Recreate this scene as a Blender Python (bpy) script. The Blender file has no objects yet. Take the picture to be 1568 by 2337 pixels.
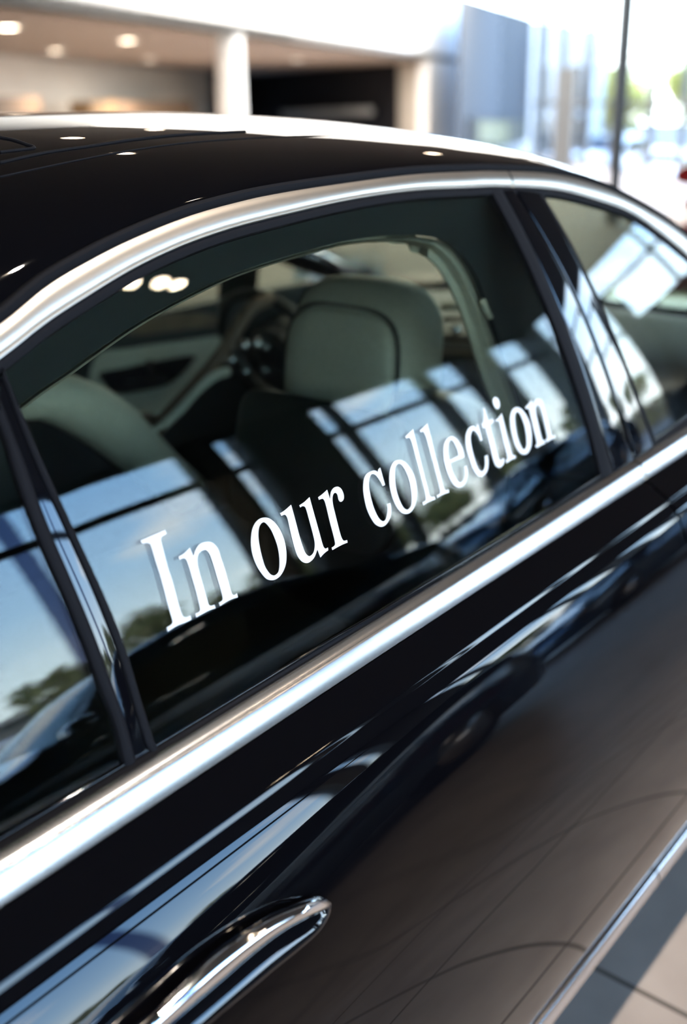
import bpy, bmesh, math, random
from mathutils import Vector, Matrix
from mathutils.bvhtree import BVHTree

sc = bpy.context.scene
C = sc.collection
random.seed(7)
R = math.radians

# ------------------------------------------------------------------ camera
IW, IH, FPX = 1568, 2337, 2378.0
CAM = Vector((0, -1.5, 1.53))
_y, _p, _r = R(39.6), R(21.5), R(-1.1)
FW = Vector((math.cos(_y)*math.cos(_p), math.sin(_y)*math.cos(_p), -math.sin(_p)))
_rt = Vector((math.sin(_y), -math.cos(_y), 0)); _up = _rt.cross(FW)
RT = _rt*math.cos(_r) + _up*math.sin(_r)
UP = -_rt*math.sin(_r) + _up*math.cos(_r)
cd = bpy.data.cameras.new('camera'); cam = bpy.data.objects.new('camera', cd); C.objects.link(cam)
cam.matrix_world = Matrix.Translation(CAM) @ Matrix((RT, UP, -FW)).transposed().to_4x4()
cd.sensor_fit = 'VERTICAL'; cd.sensor_height = 36; cd.sensor_width = 24
cd.lens = 36*FPX/IH; cd.clip_start = .02; cd.clip_end = 300
cd.dof.use_dof = True; cd.dof.focus_distance = 1.16; cd.dof.aperture_fstop = 2.1
cd.dof.aperture_blades = 0
sc.camera = cam

# ------------------------------------------------------------------ world, sun, exposure
sc.view_settings.view_transform = 'Standard'; sc.view_settings.look = 'None'
sc.view_settings.exposure = 0.9; sc.view_settings.gamma = 1.0
sc.view_settings.use_curve_mapping = False
sc.cycles.max_bounces = 10; sc.cycles.diffuse_bounces = 4; sc.cycles.glossy_bounces = 5
sc.cycles.transparent_max_bounces = 24; sc.cycles.transmission_bounces = 6
sc.cycles.caustics_reflective = False; sc.cycles.caustics_refractive = False
sc.cycles.sample_clamp_indirect = 6.0
sc.cycles.use_denoising = True

w = bpy.data.worlds.new('sky'); sc.world = w; w.use_nodes = True
nt = w.node_tree; N = nt.nodes; L = nt.links; N.clear()
tc = N.new('ShaderNodeTexCoord'); sx = N.new('ShaderNodeSeparateXYZ')
ramp = N.new('ShaderNodeValToRGB'); bg = N.new('ShaderNodeBackground'); wo = N.new('ShaderNodeOutputWorld')
mp = N.new('ShaderNodeMapping'); nz = N.new('ShaderNodeTexNoise'); cr = N.new('ShaderNodeValToRGB'); mx = N.new('ShaderNodeMixRGB')
L.new(tc.outputs['Generated'], sx.inputs[0]); L.new(sx.outputs['Z'], ramp.inputs[0])
e = ramp.color_ramp.elements
e[0].position = 0.0; e[0].color = (.90, .97, 1.0, 1)
e[1].position = 1.0; e[1].color = (.10, .22, .50, 1)
k = e.new(.10); k.color = (.74, .90, 1.0, 1)
k = e.new(.22); k.color = (.42, .66, .95, 1)
k = e.new(.40); k.color = (.22, .45, .82, 1)
mp.inputs['Scale'].default_value = (2.2, 2.2, 6.5)
nz.inputs['Scale'].default_value = 1.6; nz.inputs['Detail'].default_value = 5
L.new(tc.outputs['Generated'], mp.inputs[0]); L.new(mp.outputs[0], nz.inputs['Vector'])
cr.color_ramp.elements[0].position = .54; cr.color_ramp.elements[1].position = .74
L.new(nz.outputs['Fac'], cr.inputs[0]); L.new(cr.outputs[0], mx.inputs['Fac'])
L.new(ramp.outputs[0], mx.inputs[1]); mx.inputs[2].default_value = (.97, .98, 1.0, 1)
L.new(mx.outputs[0], bg.inputs['Color']); bg.inputs['Strength'].default_value = 7.2
L.new(bg.outputs[0], wo.inputs[0])

sd = bpy.data.lights.new('sun', 'SUN'); sd.energy = 4.5; sd.angle = R(.6); sd.color = (1, .95, .86)
sun = bpy.data.objects.new('sun', sd); C.objects.link(sun)
sun.rotation_euler = Vector((.25, -.55, -.8)).to_track_quat('-Z', 'Y').to_euler()
sun.location = (0, 0, 40)
# added area fills under the ceilings, brightening fascia and alcove walls; no fixtures there
def area(x, y, z, sx_, sy_, e_, col=(1, .93, .84)):
    a = bpy.data.lights.new('fill_lamp', 'AREA'); a.shape = 'RECTANGLE'; a.size = sx_; a.size_y = sy_
    a.energy = e_; a.color = col
    o = bpy.data.objects.new('fill_lamp', a); C.objects.link(o); o.location = (x, y, z)
    return o
area(14.0, 9.0, 5.05, 9.0, 6.0, 700)
area(20.0, 10.5, 5.05, 6.0, 4.0, 800)
area(25.5, 14.2, 5.05, 3.0, 2.5, 330, (1, .97, .93))
area(22.0, 19.0, 2.55, 9.0, 1.6, 300)

# ------------------------------------------------------------------ pixel helpers
def ray(px, py):
    d = FW + RT*((px-IW/2)/FPX) - UP*((py-IH/2)/FPX)
    return d.normalized()
def at_y(px, py, y):
    d = ray(px, py); return CAM + d*((y-CAM.y)/d.y)
def at_z(px, py, z):
    d = ray(px, py); return CAM + d*((z-CAM.z)/d.z)
def at_x(px, py, x):
    d = ray(px, py); return CAM + d*((x-CAM.x)/d.x)
def at_v(px, py, p0, p1):          # vertical plane through two plan points
    d = ray(px, py); n = Vector((p1[1]-p0[1], p0[0]-p1[0], 0))
    return CAM + d*(n.dot(Vector((p0[0], p0[1], 0))-CAM)/n.dot(d))

# ------------------------------------------------------------------ materials
def principled(name, col, rough=.5, metal=0.0, **kw):
    m = bpy.data.materials.new(name); m.use_nodes = True
    b = m.node_tree.nodes['Principled BSDF']
    b.inputs['Base Color'].default_value = (*col, 1); b.inputs['Roughness'].default_value = rough
    b.inputs['Metallic'].default_value = metal
    for k_, v in kw.items():
        b.inputs[k_].default_value = v
    return m
def noisy(m, scale, c1, c2, detail=3, stretch=(1, 1, 1)):
    t = m.node_tree; b = t.nodes['Principled BSDF']
    tcn = t.nodes.new('ShaderNodeTexCoord'); mpn = t.nodes.new('ShaderNodeMapping'); n = t.nodes.new('ShaderNodeTexNoise')
    r_ = t.nodes.new('ShaderNodeValToRGB')
    mpn.inputs['Scale'].default_value = stretch
    n.inputs['Scale'].default_value = scale; n.inputs['Detail'].default_value = detail
    r_.color_ramp.elements[0].color = (*c1, 1); r_.color_ramp.elements[1].color = (*c2, 1)
    r_.color_ramp.elements[0].position = .35; r_.color_ramp.elements[1].position = .65
    t.links.new(tcn.outputs['Object'], mpn.inputs[0]); t.links.new(mpn.outputs[0], n.inputs['Vector'])
    t.links.new(n.outputs['Fac'], r_.inputs[0]); t.links.new(r_.outputs[0], b.inputs['Base Color'])
    return m
def thin_glass(name, tint, f0=.045):
    """both faces of a pane: tinted see-through plus a mirror share that grows at grazing angles"""
    m = bpy.data.materials.new(name); m.use_nodes = True; t = m.node_tree; t.nodes.clear()
    out = t.nodes.new('ShaderNodeOutputMaterial'); mixn = t.nodes.new('ShaderNodeMixShader')
    tr = t.nodes.new('ShaderNodeBsdfTransparent'); gl = t.nodes.new('ShaderNodeBsdfGlossy')
    tr.inputs['Color'].default_value = (*tint, 1); gl.inputs['Roughness'].default_value = 0.0
    geo = t.nodes.new('ShaderNodeNewGeometry'); dot = t.nodes.new('ShaderNodeVectorMath'); dot.operation = 'DOT_PRODUCT'
    t.links.new(geo.outputs['Incoming'], dot.inputs[0]); t.links.new(geo.outputs['Normal'], dot.inputs[1])
    def math_(op, a, b=None):
        n = t.nodes.new('ShaderNodeMath'); n.operation = op
        for i, v in enumerate((a, b)):
            if v is None: continue
            if isinstance(v, (int, float)): n.inputs[i].default_value = v
            else: t.links.new(v, n.inputs[i])
        return n.outputs[0]
    c_ = math_('ABSOLUTE', dot.outputs['Value']); om = math_('SUBTRACT', 1.0, c_)
    p5 = math_('POWER', om, 5.0); f_ = math_('ADD', math_('MULTIPLY', p5, 1-f0), f0)
    t.links.new(f_, mixn.inputs[0]); t.links.new(tr.outputs[0], mixn.inputs[1]); t.links.new(gl.outputs[0], mixn.inputs[2])
    t.links.new(mixn.outputs[0], out.inputs[0])
    return m
def emission(name, col, s):
    m = bpy.data.materials.new(name); m.use_nodes = True; t = m.node_tree; t.nodes.clear()
    o = t.nodes.new('ShaderNodeOutputMaterial'); e_ = t.nodes.new('ShaderNodeEmission')
    e_.inputs[0].default_value = (*col, 1); e_.inputs[1].default_value = s; t.links.new(e_.outputs[0], o.inputs[0])
    return m

M = {}
M['paint'] = principled('black_paint', (.0015, .0015, .0022), .02, 0, IOR=1.47)
M['gloss'] = principled('gloss_black_trim', (.002, .002, .003), .03, 0, IOR=1.62)
M['rubber'] = principled('black_rubber', (.005, .005, .007), .7)
M['rubber'].node_tree.nodes['Principled BSDF'].inputs['Specular IOR Level'].default_value = .10
M['matt'] = principled('matt_black_plastic', (.006, .007, .007), .5)
M['satin'] = principled('satin_aluminium', (.68, .665, .655), .24, 1.0)
M['satin_low'] = principled('polished_sill_trim', (.80, .80, .82), .18, 1.0)
M['satin_arch'] = principled('champagne_satin_metal', (.68, .62, .55), .36, 1.0)
M['chrome'] = principled('bright_chrome', (.88, .88, .89), .05, 1.0)
M['carglass'] = thin_glass('tinted_car_glass', (.77, .80, .755), .046)
M['vinyl'] = principled('white_vinyl', (.62, .63, .66), .5)
M['leather'] = noisy(principled('grey_green_leather', (.40, .41, .35), .55), 160, (.42, .41, .33), (.48, .47, .385))
M['leather2'] = noisy(principled('pale_leather_piping', (.5, .5, .42), .5), 160, (.47, .47, .40), (.53, .53, .45))
M['seam'] = principled('dark_seam', (.05, .05, .045), .7)
M['wood'] = noisy(principled('brown_trim', (.10, .07, .045), .3), 12, (.09, .06, .04), (.16, .11, .07), stretch=(1, 6, 1))
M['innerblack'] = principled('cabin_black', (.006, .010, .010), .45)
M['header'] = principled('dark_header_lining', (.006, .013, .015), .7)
M['white'] = noisy(principled('white_plaster', (.82, .81, .78), .6), 3, (.80, .79, .76), (.84, .83, .80))
M['beige'] = noisy(principled('beige_plaster', (.55, .51, .45), .7), 2, (.53, .49, .43), (.57, .53, .47))
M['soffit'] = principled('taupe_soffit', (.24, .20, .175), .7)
M['black'] = principled('black_panel', (.010, .010, .013), .5)
M['grey'] = noisy(principled('slate_panel', (.06, .062, .066), .95), 5, (.057, .058, .062), (.064, .065, .070), stretch=(1, 1, .2))
M['ceiling'] = principled('dark_ceiling', (.12, .105, .09), .8)
M['frame'] = principled('anthracite_metal', (.05, .06, .07), .4, .3)
M['framelight'] = principled('light_metal', (.55, .57, .58), .4, .3)
M['winglass'] = thin_glass('facade_glass', (.97, .98, .98), .035)
M['winglass2'] = thin_glass('smoked_facade_glass', (.34, .36, .46), .035)
M['tan'] = principled('tan_column', (.30, .25, .18), .7)
M['asphalt'] = noisy(principled('asphalt', (.20, .19, .18), .9), 2, (.07, .07, .07), (.12, .115, .11))
M['concrete'] = noisy(principled('pale_concrete', (.5, .48, .45), .9), 2, (.24, .22, .19), (.32, .29, .25))
M['groundeast'] = noisy(principled('car_park_paving', (.1, .1, .1), .9), 2, (.09, .088, .085), (.13, .125, .12))
M['greyframe'] = principled('mid_grey_frame', (.13, .14, .15), .5, .2)
M['panel'] = noisy(principled('pale_cladding', (.5, .5, .5), .8), 1, (.47, .48, .48), (.54, .545, .54))
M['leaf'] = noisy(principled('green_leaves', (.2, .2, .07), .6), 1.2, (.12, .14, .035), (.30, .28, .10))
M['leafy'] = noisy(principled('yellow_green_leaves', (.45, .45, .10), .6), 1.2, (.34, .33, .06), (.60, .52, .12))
M['bark'] = principled('bark', (.12, .09, .06), .9)
M['lamp'] = emission('warm_downlight', (1, .80, .58), 26.0)
M['lamp2'] = emission('warm_spotlight', (1, .78, .56), 60.0)
M['tyre'] = principled('tyre', (.012, .012, .012), .8)
M['alloy'] = principled('alloy', (.6, .6, .62), .25, 1.0)
M['navy'] = principled('navy_paint', (.022, .075, .15), .10, .6, IOR=1.6)
M['navy'].node_tree.nodes['Principled BSDF'].inputs['Coat Weight'].default_value = 1.0
M['whitepaint'] = principled('white_paint', (.80, .80, .80), .15)
M['redpaint'] = principled('red_paint', (.35, .01, .012), .15)
M['darkglass'] = principled('dark_glass', (.01, .012, .014), .03)
M['orange'] = principled('orange_panel', (.28, .17, .08), .6)
M['brown'] = principled('brown_wood', (.14, .09, .055), .5)

# floor tiles: 60 cm porcelain with dark joints, one material on the floor slab
m = principled('porcelain_tiles', (.40, .34, .29), .55); t = m.node_tree; b = t.nodes['Principled BSDF']
g = t.nodes.new('ShaderNodeNewGeometry'); mpn = t.nodes.new('ShaderNodeMapping'); br = t.nodes.new('ShaderNodeTexBrick')
mpn.inputs['Location'].default_value = (-1.46+.003, 1.75, 0)
br.offset = 0.0; br.squash = 1.0
for k_, v in dict(Scale=1.0).items(): br.inputs[k_].default_value = v
br.inputs['Brick Width'].default_value = .60; br.inputs['Row Height'].default_value = .60
br.inputs['Mortar Size'].default_value = .006; br.inputs['Mortar Smooth'].default_value = .1; br.inputs['Bias'].default_value = 0
n2 = t.nodes.new('ShaderNodeTexNoise'); n2.inputs['Scale'].default_value = 5; n2.inputs['Detail'].default_value = 6
rr = t.nodes.new('ShaderNodeValToRGB'); rr.color_ramp.elements[0].color = (.34, .275, .235, 1); rr.color_ramp.elements[1].color = (.44, .365, .31, 1)
rr.color_ramp.elements[0].position = .3; rr.color_ramp.elements[1].position = .7
t.links.new(g.outputs['Position'], mpn.inputs[0]); t.links.new(mpn.outputs[0], br.inputs['Vector'])
t.links.new(g.outputs['Position'], n2.inputs['Vector']); t.links.new(n2.outputs['Fac'], rr.inputs[0])
t.links.new(rr.outputs[0], br.inputs['Color1']); t.links.new(rr.outputs[0], br.inputs['Color2'])
br.inputs['Mortar'].default_value = (.10, .08, .065, 1)
t.links.new(br.outputs['Color'], b.inputs['Base Color'])
M['tiles'] = m

# ------------------------------------------------------------------ mesh helpers
def link(name, me, mat, parent=None, smooth=False):
    o = bpy.data.objects.new(name, me); C.objects.link(o)
    if mat is not None: me.materials.append(mat)
    if smooth:
        for p in me.polygons: p.use_smooth = True
    if parent is not None: o.parent = parent
    return o
def obj(name, verts, faces, mat, parent=None, smooth=False):
    me = bpy.data.meshes.new(name); me.from_pydata([tuple(v) for v in verts], [], faces); me.update()
    bm = bmesh.new(); bm.from_mesh(me); bmesh.ops.recalc_face_normals(bm, faces=bm.faces); bm.to_mesh(me); bm.free()
    return link(name, me, mat, parent, smooth)
def empty(name, loc, label=None, cat=None, group=None):
    o = bpy.data.objects.new(name, None); C.objects.link(o); o.location = loc
    return tag(o, label, cat, group)
def tag(o, label=None, cat=None, group=None, kind=None):
    if label: o['label'] = label
    if cat: o['category'] = cat
    if group: o['group'] = group
    if kind: o['kind'] = kind
    return o
def local(o):                       # child meshes are written in world space; pull them under their parent
    if o.parent is not None:
        def world(q):
            b_ = Matrix.Translation(q.location)
            return b_ if q.parent is None else world(q.parent) @ q.matrix_parent_inverse @ b_
        o.matrix_parent_inverse = world(o.parent).inverted()
    return o
class MB:
    def __init__(s): s.v = []; s.f = []
    def add(s, vs, fs):
        k_ = len(s.v); s.v += [Vector(v) for v in vs]; s.f += [tuple(i+k_ for i in f) for f in fs]; return s
    def box(s, x0, x1, y0, y1, z0, z1):
        return s.add([(x0,y0,z0),(x1,y0,z0),(x1,y1,z0),(x0,y1,z0),(x0,y0,z1),(x1,y0,z1),(x1,y1,z1),(x0,y1,z1)],
                     [(0,3,2,1),(4,5,6,7),(0,1,5,4),(1,2,6,5),(2,3,7,6),(3,0,4,7)])
    def prism(s, pts, off):             # planar polygon pushed along a vector
        n = len(pts); off = Vector(off)
        return s.add(list(pts)+[Vector(p)+off for p in pts],
                     [tuple(range(n))[::-1], tuple(range(n, 2*n))]+[(i, (i+1) % n, n+(i+1) % n, n+i) for i in range(n)])
    def wall(s, p0, p1, z0, z1, th=.2, side=1):
        d = Vector((p1[0]-p0[0], p1[1]-p0[1], 0)).normalized(); n = Vector((-d.y, d.x, 0))*side*th
        a, b_ = Vector((p0[0], p0[1], z0)), Vector((p1[0], p1[1], z0)); u = Vector((0, 0, z1-z0))
        return s.prism([a, b_, b_+u, a+u], n)
    def tube(s, pts, r, seg=10, flat=1.0, cap=True):
        pts = [Vector(p) for p in pts]; n = len(pts); rings = []
        for i, p in enumerate(pts):
            t_ = (pts[min(i+1, n-1)]-pts[max(i-1, 0)]).normalized()
            a = t_.cross(Vector((0, 0, 1)));  a = a.normalized() if a.length > 1e-4 else Vector((1, 0, 0))
            b_ = t_.cross(a)
            rr_ = r[i] if isinstance(r, (list, tuple)) else r
            rings.append([p+a*math.cos(2*math.pi*j/seg)*rr_+b_*math.sin(2*math.pi*j/seg)*rr_*flat for j in range(seg)])
        k_ = len(s.v)
        for ring in rings: s.v += ring
        for i in range(n-1):
            for j in range(seg):
                s.f.append((k_+i*seg+j, k_+i*seg+(j+1) % seg, k_+(i+1)*seg+(j+1) % seg, k_+(i+1)*seg+j))
        if cap:
            s.f.append(tuple(k_+j for j in range(seg))[::-1]); s.f.append(tuple(k_+(n-1)*seg+j for j in range(seg)))
        return s
    def ellipsoid(s, c, rad, p=2.0, nu=28, nv=18, rot=None):
        k_ = len(s.v); c = Vector(c)
        def sg(a, e_): return math.copysign(abs(a)**e_, a)
        e_ = 2.0/p
        for i in range(nv+1):
            la = -math.pi/2+math.pi*i/nv
            for j in range(nu):
                lo = 2*math.pi*j/nu
                q = Vector((rad[0]*sg(math.cos(la), e_)*sg(math.cos(lo), e_), rad[1]*sg(math.cos(la), e_)*sg(math.sin(lo), e_), rad[2]*sg(math.sin(la), e_)))
                if rot is not None: q = rot @ q
                s.v.append(c+q)
        for i in range(nv):
            for j in range(nu):
                s.f.append((k_+i*nu+j, k_+i*nu+(j+1) % nu, k_+(i+1)*nu+(j+1) % nu, k_+(i+1)*nu+j))
        return s
    def build(s, name, mat, parent=None, smooth=False):
        return local(obj(name, s.v, s.f, mat, parent, smooth))
def grid(name, rows, mat, parent=None, smooth=True, thick=0.0, normal=None, flip=False):
    """rows: list of equal-length point rows -> one sheet; thick>0 closes it into a shell pushed along -normal"""
    nr, nc = len(rows), len(rows[0]); v = [Vector(p) for r_ in rows for p in r_]; f = []
    for i in range(nr-1):
        for j in range(nc-1):
            q = (i*nc+j, i*nc+j+1, (i+1)*nc+j+1, (i+1)*nc+j); f.append(q[::-1] if flip else q)
    if thick:
        k_ = len(v); nn = []
        for i in range(nr):
            for j in range(nc):
                a = v[min(i+1, nr-1)*nc+j]-v[max(i-1, 0)*nc+j]; b_ = v[i*nc+min(j+1, nc-1)]-v[i*nc+max(j-1, 0)]
                q = a.cross(b_); q = q.normalized() if q.length > 1e-9 else Vector((0, -1, 0))
                if q.dot(normal(v[i*nc+j]) if callable(normal) else normal) < 0: q = -q
                nn.append(q)
        v += [v[i]-nn[i]*thick for i in range(k_)]
        f += [tuple(k_+a for a in q)[::-1] for q in f[:]]
        for j in range(nc-1):
            f.append((j+1, j, k_+j, k_+j+1)); a = (nr-1)*nc; f.append((a+j, a+j+1, k_+a+j+1, k_+a+j))
        for i in range(nr-1):
            a, b_ = i*nc, (i+1)*nc; f.append((a, b_, k_+b_, k_+a)); a, b_ = a+nc-1, b_+nc-1; f.append((b_, a, k_+a, k_+b_))
    o = obj(name, v, f, mat, parent, smooth)
    if smooth:
        try:
            o.data.set_sharp_from_angle(angle=R(40))
        except Exception: pass
    return local(o)
def crom(pts, n=8, closed=False):
    """Catmull-Rom through points of any dimension"""
    P = [Vector(p) for p in pts]; m_ = len(P); out = []
    rng = range(m_ if closed else m_-1)
    for i in rng:
        p1, p2 = P[i], P[(i+1) % m_]
        p0 = P[(i-1) % m_] if (closed or i > 0) else p1*2-p2
        p3 = P[(i+2) % m_] if (closed or i+2 < m_) else p2*2-p1
        for j in range(n):
            t_ = j/n
            out.append(.5*((2*p1)+(p2-p0)*t_+(2*p0-5*p1+4*p2-p3)*t_*t_+(3*p1-p0-3*p2+p3)*t_**3))
    if not closed: out.append(P[-1])
    return out
def resample(pts, n):
    L_ = [0.0]
    for a, b_ in zip(pts, pts[1:]): L_.append(L_[-1]+(b_-a).length)
    out = []; j = 0
    for i in range(n):
        s_ = L_[-1]*i/(n-1)
        while j < len(L_)-2 and L_[j+1] < s_: j += 1
        d = L_[j+1]-L_[j]; out.append(pts[j].lerp(pts[j+1], 0 if d < 1e-12 else (s_-L_[j])/d))
    return out
def px_curve(pts, n=60):
    return resample(crom([Vector((a, b_)) for a, b_ in pts], 10), n)

# ------------------------------------------------------------------ the side of the car as a surface y(x, z)
GZ0, GY0, GT0, GK, GXC, GRX = .965, -.835, R(16.5), R(13)/.42, 1.2, 14.0
def gy(x, z):
    return GY0+(-math.log(math.cos(GT0+GK*(z-GZ0)))+math.log(math.cos(GT0)))/GK+(x-GXC)**2/(2*GRX)
def gnorm(x, z):
    return Vector(((x-GXC)/GRX, -1, math.tan(GT0+GK*(z-GZ0)))).normalized()
def gp(x, z, off=0.0):
    return Vector((x, gy(x, z), z))+gnorm(x, z)*off
def on_glass(px, py, off=0.0):
    d = ray(px, py); t_ = .6
    for _ in range(30):
        P = CAM+d*t_; h = 1e-4; Q = CAM+d*(t_+h)
        f0 = P.y-gy(P.x, P.z); f1 = Q.y-gy(Q.x, Q.z); t_ -= f0/((f1-f0)/h)
    P = CAM+d*t_
    return P+gnorm(P.x, P.z)*off

# ================================================================== THE BLACK CAR
car = empty('car', (1.2, 0, 0), 'glossy black saloon seen from its rear side, white lettering on the rear door window', 'car')

# traced edges of the side windows
ARCH_IN = [(-120, 905), (0, 822), (100, 745), (200, 680), (300, 620), (400, 572), (500, 535), (600, 507), (784, 464), (934, 441), (1060, 434), (1134, 431), (1259, 437), (1359, 461), (1434, 488), (1500, 532), (1568, 588), (1640, 655)]
ARCH_OUT = [(-120, 820), (0, 737), (100, 655), (200, 595), (300, 545), (425, 495), (550, 460), (650, 440), (784, 420), (934, 401), (1060, 394), (1134, 393), (1259, 399), (1359, 425), (1434, 459), (1509, 502), (1568, 546), (1640, 605)]
def arch(off_in=0.0):
    return [on_glass(p.x, p.y, off_in) for p in px_curve(ARCH_IN, 90)]
A_in = [on_glass(p.x, p.y) for p in px_curve(ARCH_IN, 420)]
A_out = [on_glass(p.x, p.y) for p in px_curve(ARCH_OUT, 420)]
def at_param(curve, x):            # point of an x-ascending curve at x
    for a, b_ in zip(curve, curve[1:]):
        if a.x <= x <= b_.x: return a.lerp(b_, (x-a.x)/(b_.x-a.x))
    return curve[0] if x < curve[0].x else curve[-1]
X0, X1 = A_in[0].x, A_in[-1].x

# bright roof-rail moulding, rear and front pieces
W_ = [(-.02, -.006), (.0, .001), (.06, .0055), (.20, .0075), (.5, .0085), (.74, .0075), (.86, .0058), (.885, .0050), (.91, .0062), (.96, .0060), (1.0, .001), (1.02, -.006)]
def rail(name, xa, xb, n=220):
    rows = []
    for w_, o_ in W_:
        row = []
        for i in range(n):
            x = xa+(xb-xa)*i/(n-1); a = at_param(A_out, x); b_ = at_param(A_in, x-.004)
            q = a.lerp(b_, w_); row.append(gp(q.x, q.z, o_))
        rows.append(row)
    return grid(name, rows, M['satin_arch'], car, True)
XS = on_glass(1160, 412).x
rail('window_arch_moulding', X0+.002, XS-.0018)
rail('window_arch_moulding', XS+.0018, X1-.004)
tag(MB().box(XS-.004, XS+.004, gy(XS, 1.41)+.001, gy(XS, 1.41)+.02, 1.37, 1.425).build('arch_joint', M['matt'], car))

# black rubber seal along the outer edge of the moulding and its thin lip
def band_along(curve, prof, name, mat, n=110, smooth=True):
    """prof: (up along the surface, out along the normal); swept along the arch curve"""
    rows = []
    for u_, o_ in prof:
        row = []
        for i, p in enumerate(curve):
            t_ = (curve[min(i+1, len(curve)-1)]-curve[max(i-1, 0)]).normalized(); nn = gnorm(p.x, p.z)
            up_ = nn.cross(t_).normalized()
            if up_.z < 0: up_ = -up_
            row.append(p+up_*u_+nn*o_)
        rows.append(row)
    return grid(name, rows, mat, car, smooth)
band_along(A_out, [(-.002, -.004), (-.001, .004), (.002, .007), (.006, .0085), (.010, .007), (.0125, .001), (.0125, -.006)], 'roof_seal', M['rubber'])
band_along(A_in, [(.002, -.004), (.001, .003), (-.002, .004), (-.006, .0035), (-.0095, .002), (-.0105, -.005)], 'window_channel_seal', M['rubber'])

# ------------------------------------------------------------------ roof skin
def zc(x):
    if x < 1.0: return 1.524-.022*(1.0-x)**2
    if x < 1.75: return 1.524-.105*(x-1.0)**2
    return 1.524-.105*.5625-(x-1.75)*.1575-.55*max(0, x-1.80)**1.25
def roof_row(x, n=34):
    e_ = at_param(A_out, x); nn = gnorm(e_.x, e_.z)
    s_ = e_+nn*.0015+Vector((0, .0078, .0098))
    s_.y = e_.y+.0078; s_.z = e_.z+.0112
    zt = max(zc(x), s_.z+.012); H_ = zt-s_.z; Wd = -s_.y; row = []
    row.append(Vector((x, s_.y+.004, s_.z-.012)))
    for i in range(n):
        u_ = i/(n-1); v_ = 1-math.cos(u_*math.pi/2)       # dense at the edge
        a_, b_ = 3.2, 1.25
        row.append(Vector((x, s_.y+Wd*v_, s_.z+H_*(1-(1-v_)**a_)**(1/b_))))
    return row
xs = [X0+.002+(X1-.01-X0)*i/80 for i in range(81)]
half = [roof_row(x) for x in xs]
rows = [r_+[Vector((p.x, -p.y, p.z)) for p in reversed(r_[:-1])] for r_ in half]
XW = 1.86                                # front edge of the roof, where the windscreen starts
NW = next(i for i, x in enumerate(xs) if x > XW)
rows = rows[:NW+1]
back = [[Vector((rows[0][j].x-.25*k_, rows[0][j].y*(1-.03*k_), rows[0][j].z-.035*k_*k_-.02*k_)) for j in range(len(rows[0]))] for k_ in (3, 2, 1)]
roof = grid('roof_skin', back+rows, M['paint'], car, True)
for sy in (-1, 1):                     # windscreen pillars continue the roof edge down to the scuttle
    pr_ = []
    for k_ in range(NW, len(half)):
        pr_.append([Vector((p.x, p.y*-sy, p.z)) for p in half[k_][:15]])
    grid('windscreen_pillar', pr_, M['paint'], car, True)
    e_ = half[-1][2]; MB().tube([Vector((e_.x-.02, -e_.y*sy, e_.z-.02)), Vector((2.55, .735*sy, 1.06)), Vector((2.86, .76*sy, .965))], [.035, .04, .045], 10).build('windscreen_pillar', M['paint'], car, True)
def wsz(x, y):
    t_ = (x-xs[NW])/(2.86-xs[NW]); z0_ = half[NW][-1].z
    return z0_+(.985-z0_)*(t_**1.08)-.05*(y/.7)**2*(1-.3*t_)
ws = [[Vector((x, y, wsz(x, y))) for y in [(-.52-.20*i/20)+2*(.52+.20*i/20)*j/20 for j in range(21)]] for i, x in enumerate([xs[NW]+(2.86-xs[NW])*i/20 for i in range(21)])]
grid('windscreen', ws, M['carglass'], car, True, .005, Vector((.5, 0, 1)))
BV = BVHTree.FromPolygons([tuple(v.co) for v in roof.data.vertices], [tuple(p.vertices) for p in roof.data.polygons])
def on_roof(px, py, off=.0):
    h = BV.ray_cast(CAM, ray(px, py))
    if h[0] is None: return None
    n_ = h[1] if h[1].z > 0 else -h[1]
    return h[0]+n_*off
def roof_line(pts, r_, name, mat, n=60, off=0.0):
    P = [on_roof(p.x, p.y, off) for p in px_curve(pts, n)]; P = [p for p in P if p is not None]
    if len(P) > 3: return MB().tube(P, r_, 6).build(name, mat, car, True)
roof_line([(0, 372), (100, 350), (200, 335), (300, 320), (400, 309), (500, 303), (560, 300)], .0022, 'roof_joint', M['rubber'])
roof_line([(0, 404), (120, 378), (250, 352), (384, 331), (500, 320), (640, 312), (784, 308)], .0012, 'roof_panel_seam', M['rubber'])
roof_line([(0, 314), (30, 320), (60, 330), (78, 338), (40, 343), (0, 348)], .0022, 'sunroof_corner_seal', M['rubber'])

# ------------------------------------------------------------------ side glass panes
def top_z(x, d=.004): return at_param(A_in, x).z-d
def pane(name, xb0, xb1, xt0, xt1, nx=26, nz=22, z0=.935):
    rows = []
    for i in range(nz+1):
        v_ = i/nz; row = []
        for j in range(nx+1):
            u_ = j/nx
            xb, xt = xb0+(xb1-xb0)*u_, xt0+(xt1-xt0)*u_
            # follow the sloping pillar lines, ending on the arch
            zt = top_z(xt); z = z0+(zt-z0)*v_; x = xb+(xt-xb)*v_
            row.append(gp(x, z, 0))
        rows.append(row)
    return grid(name, rows, M['carglass'], car, True, .0042, Vector((0, -1, .3)))
def gx(px, py): return on_glass(px, py).x
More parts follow.
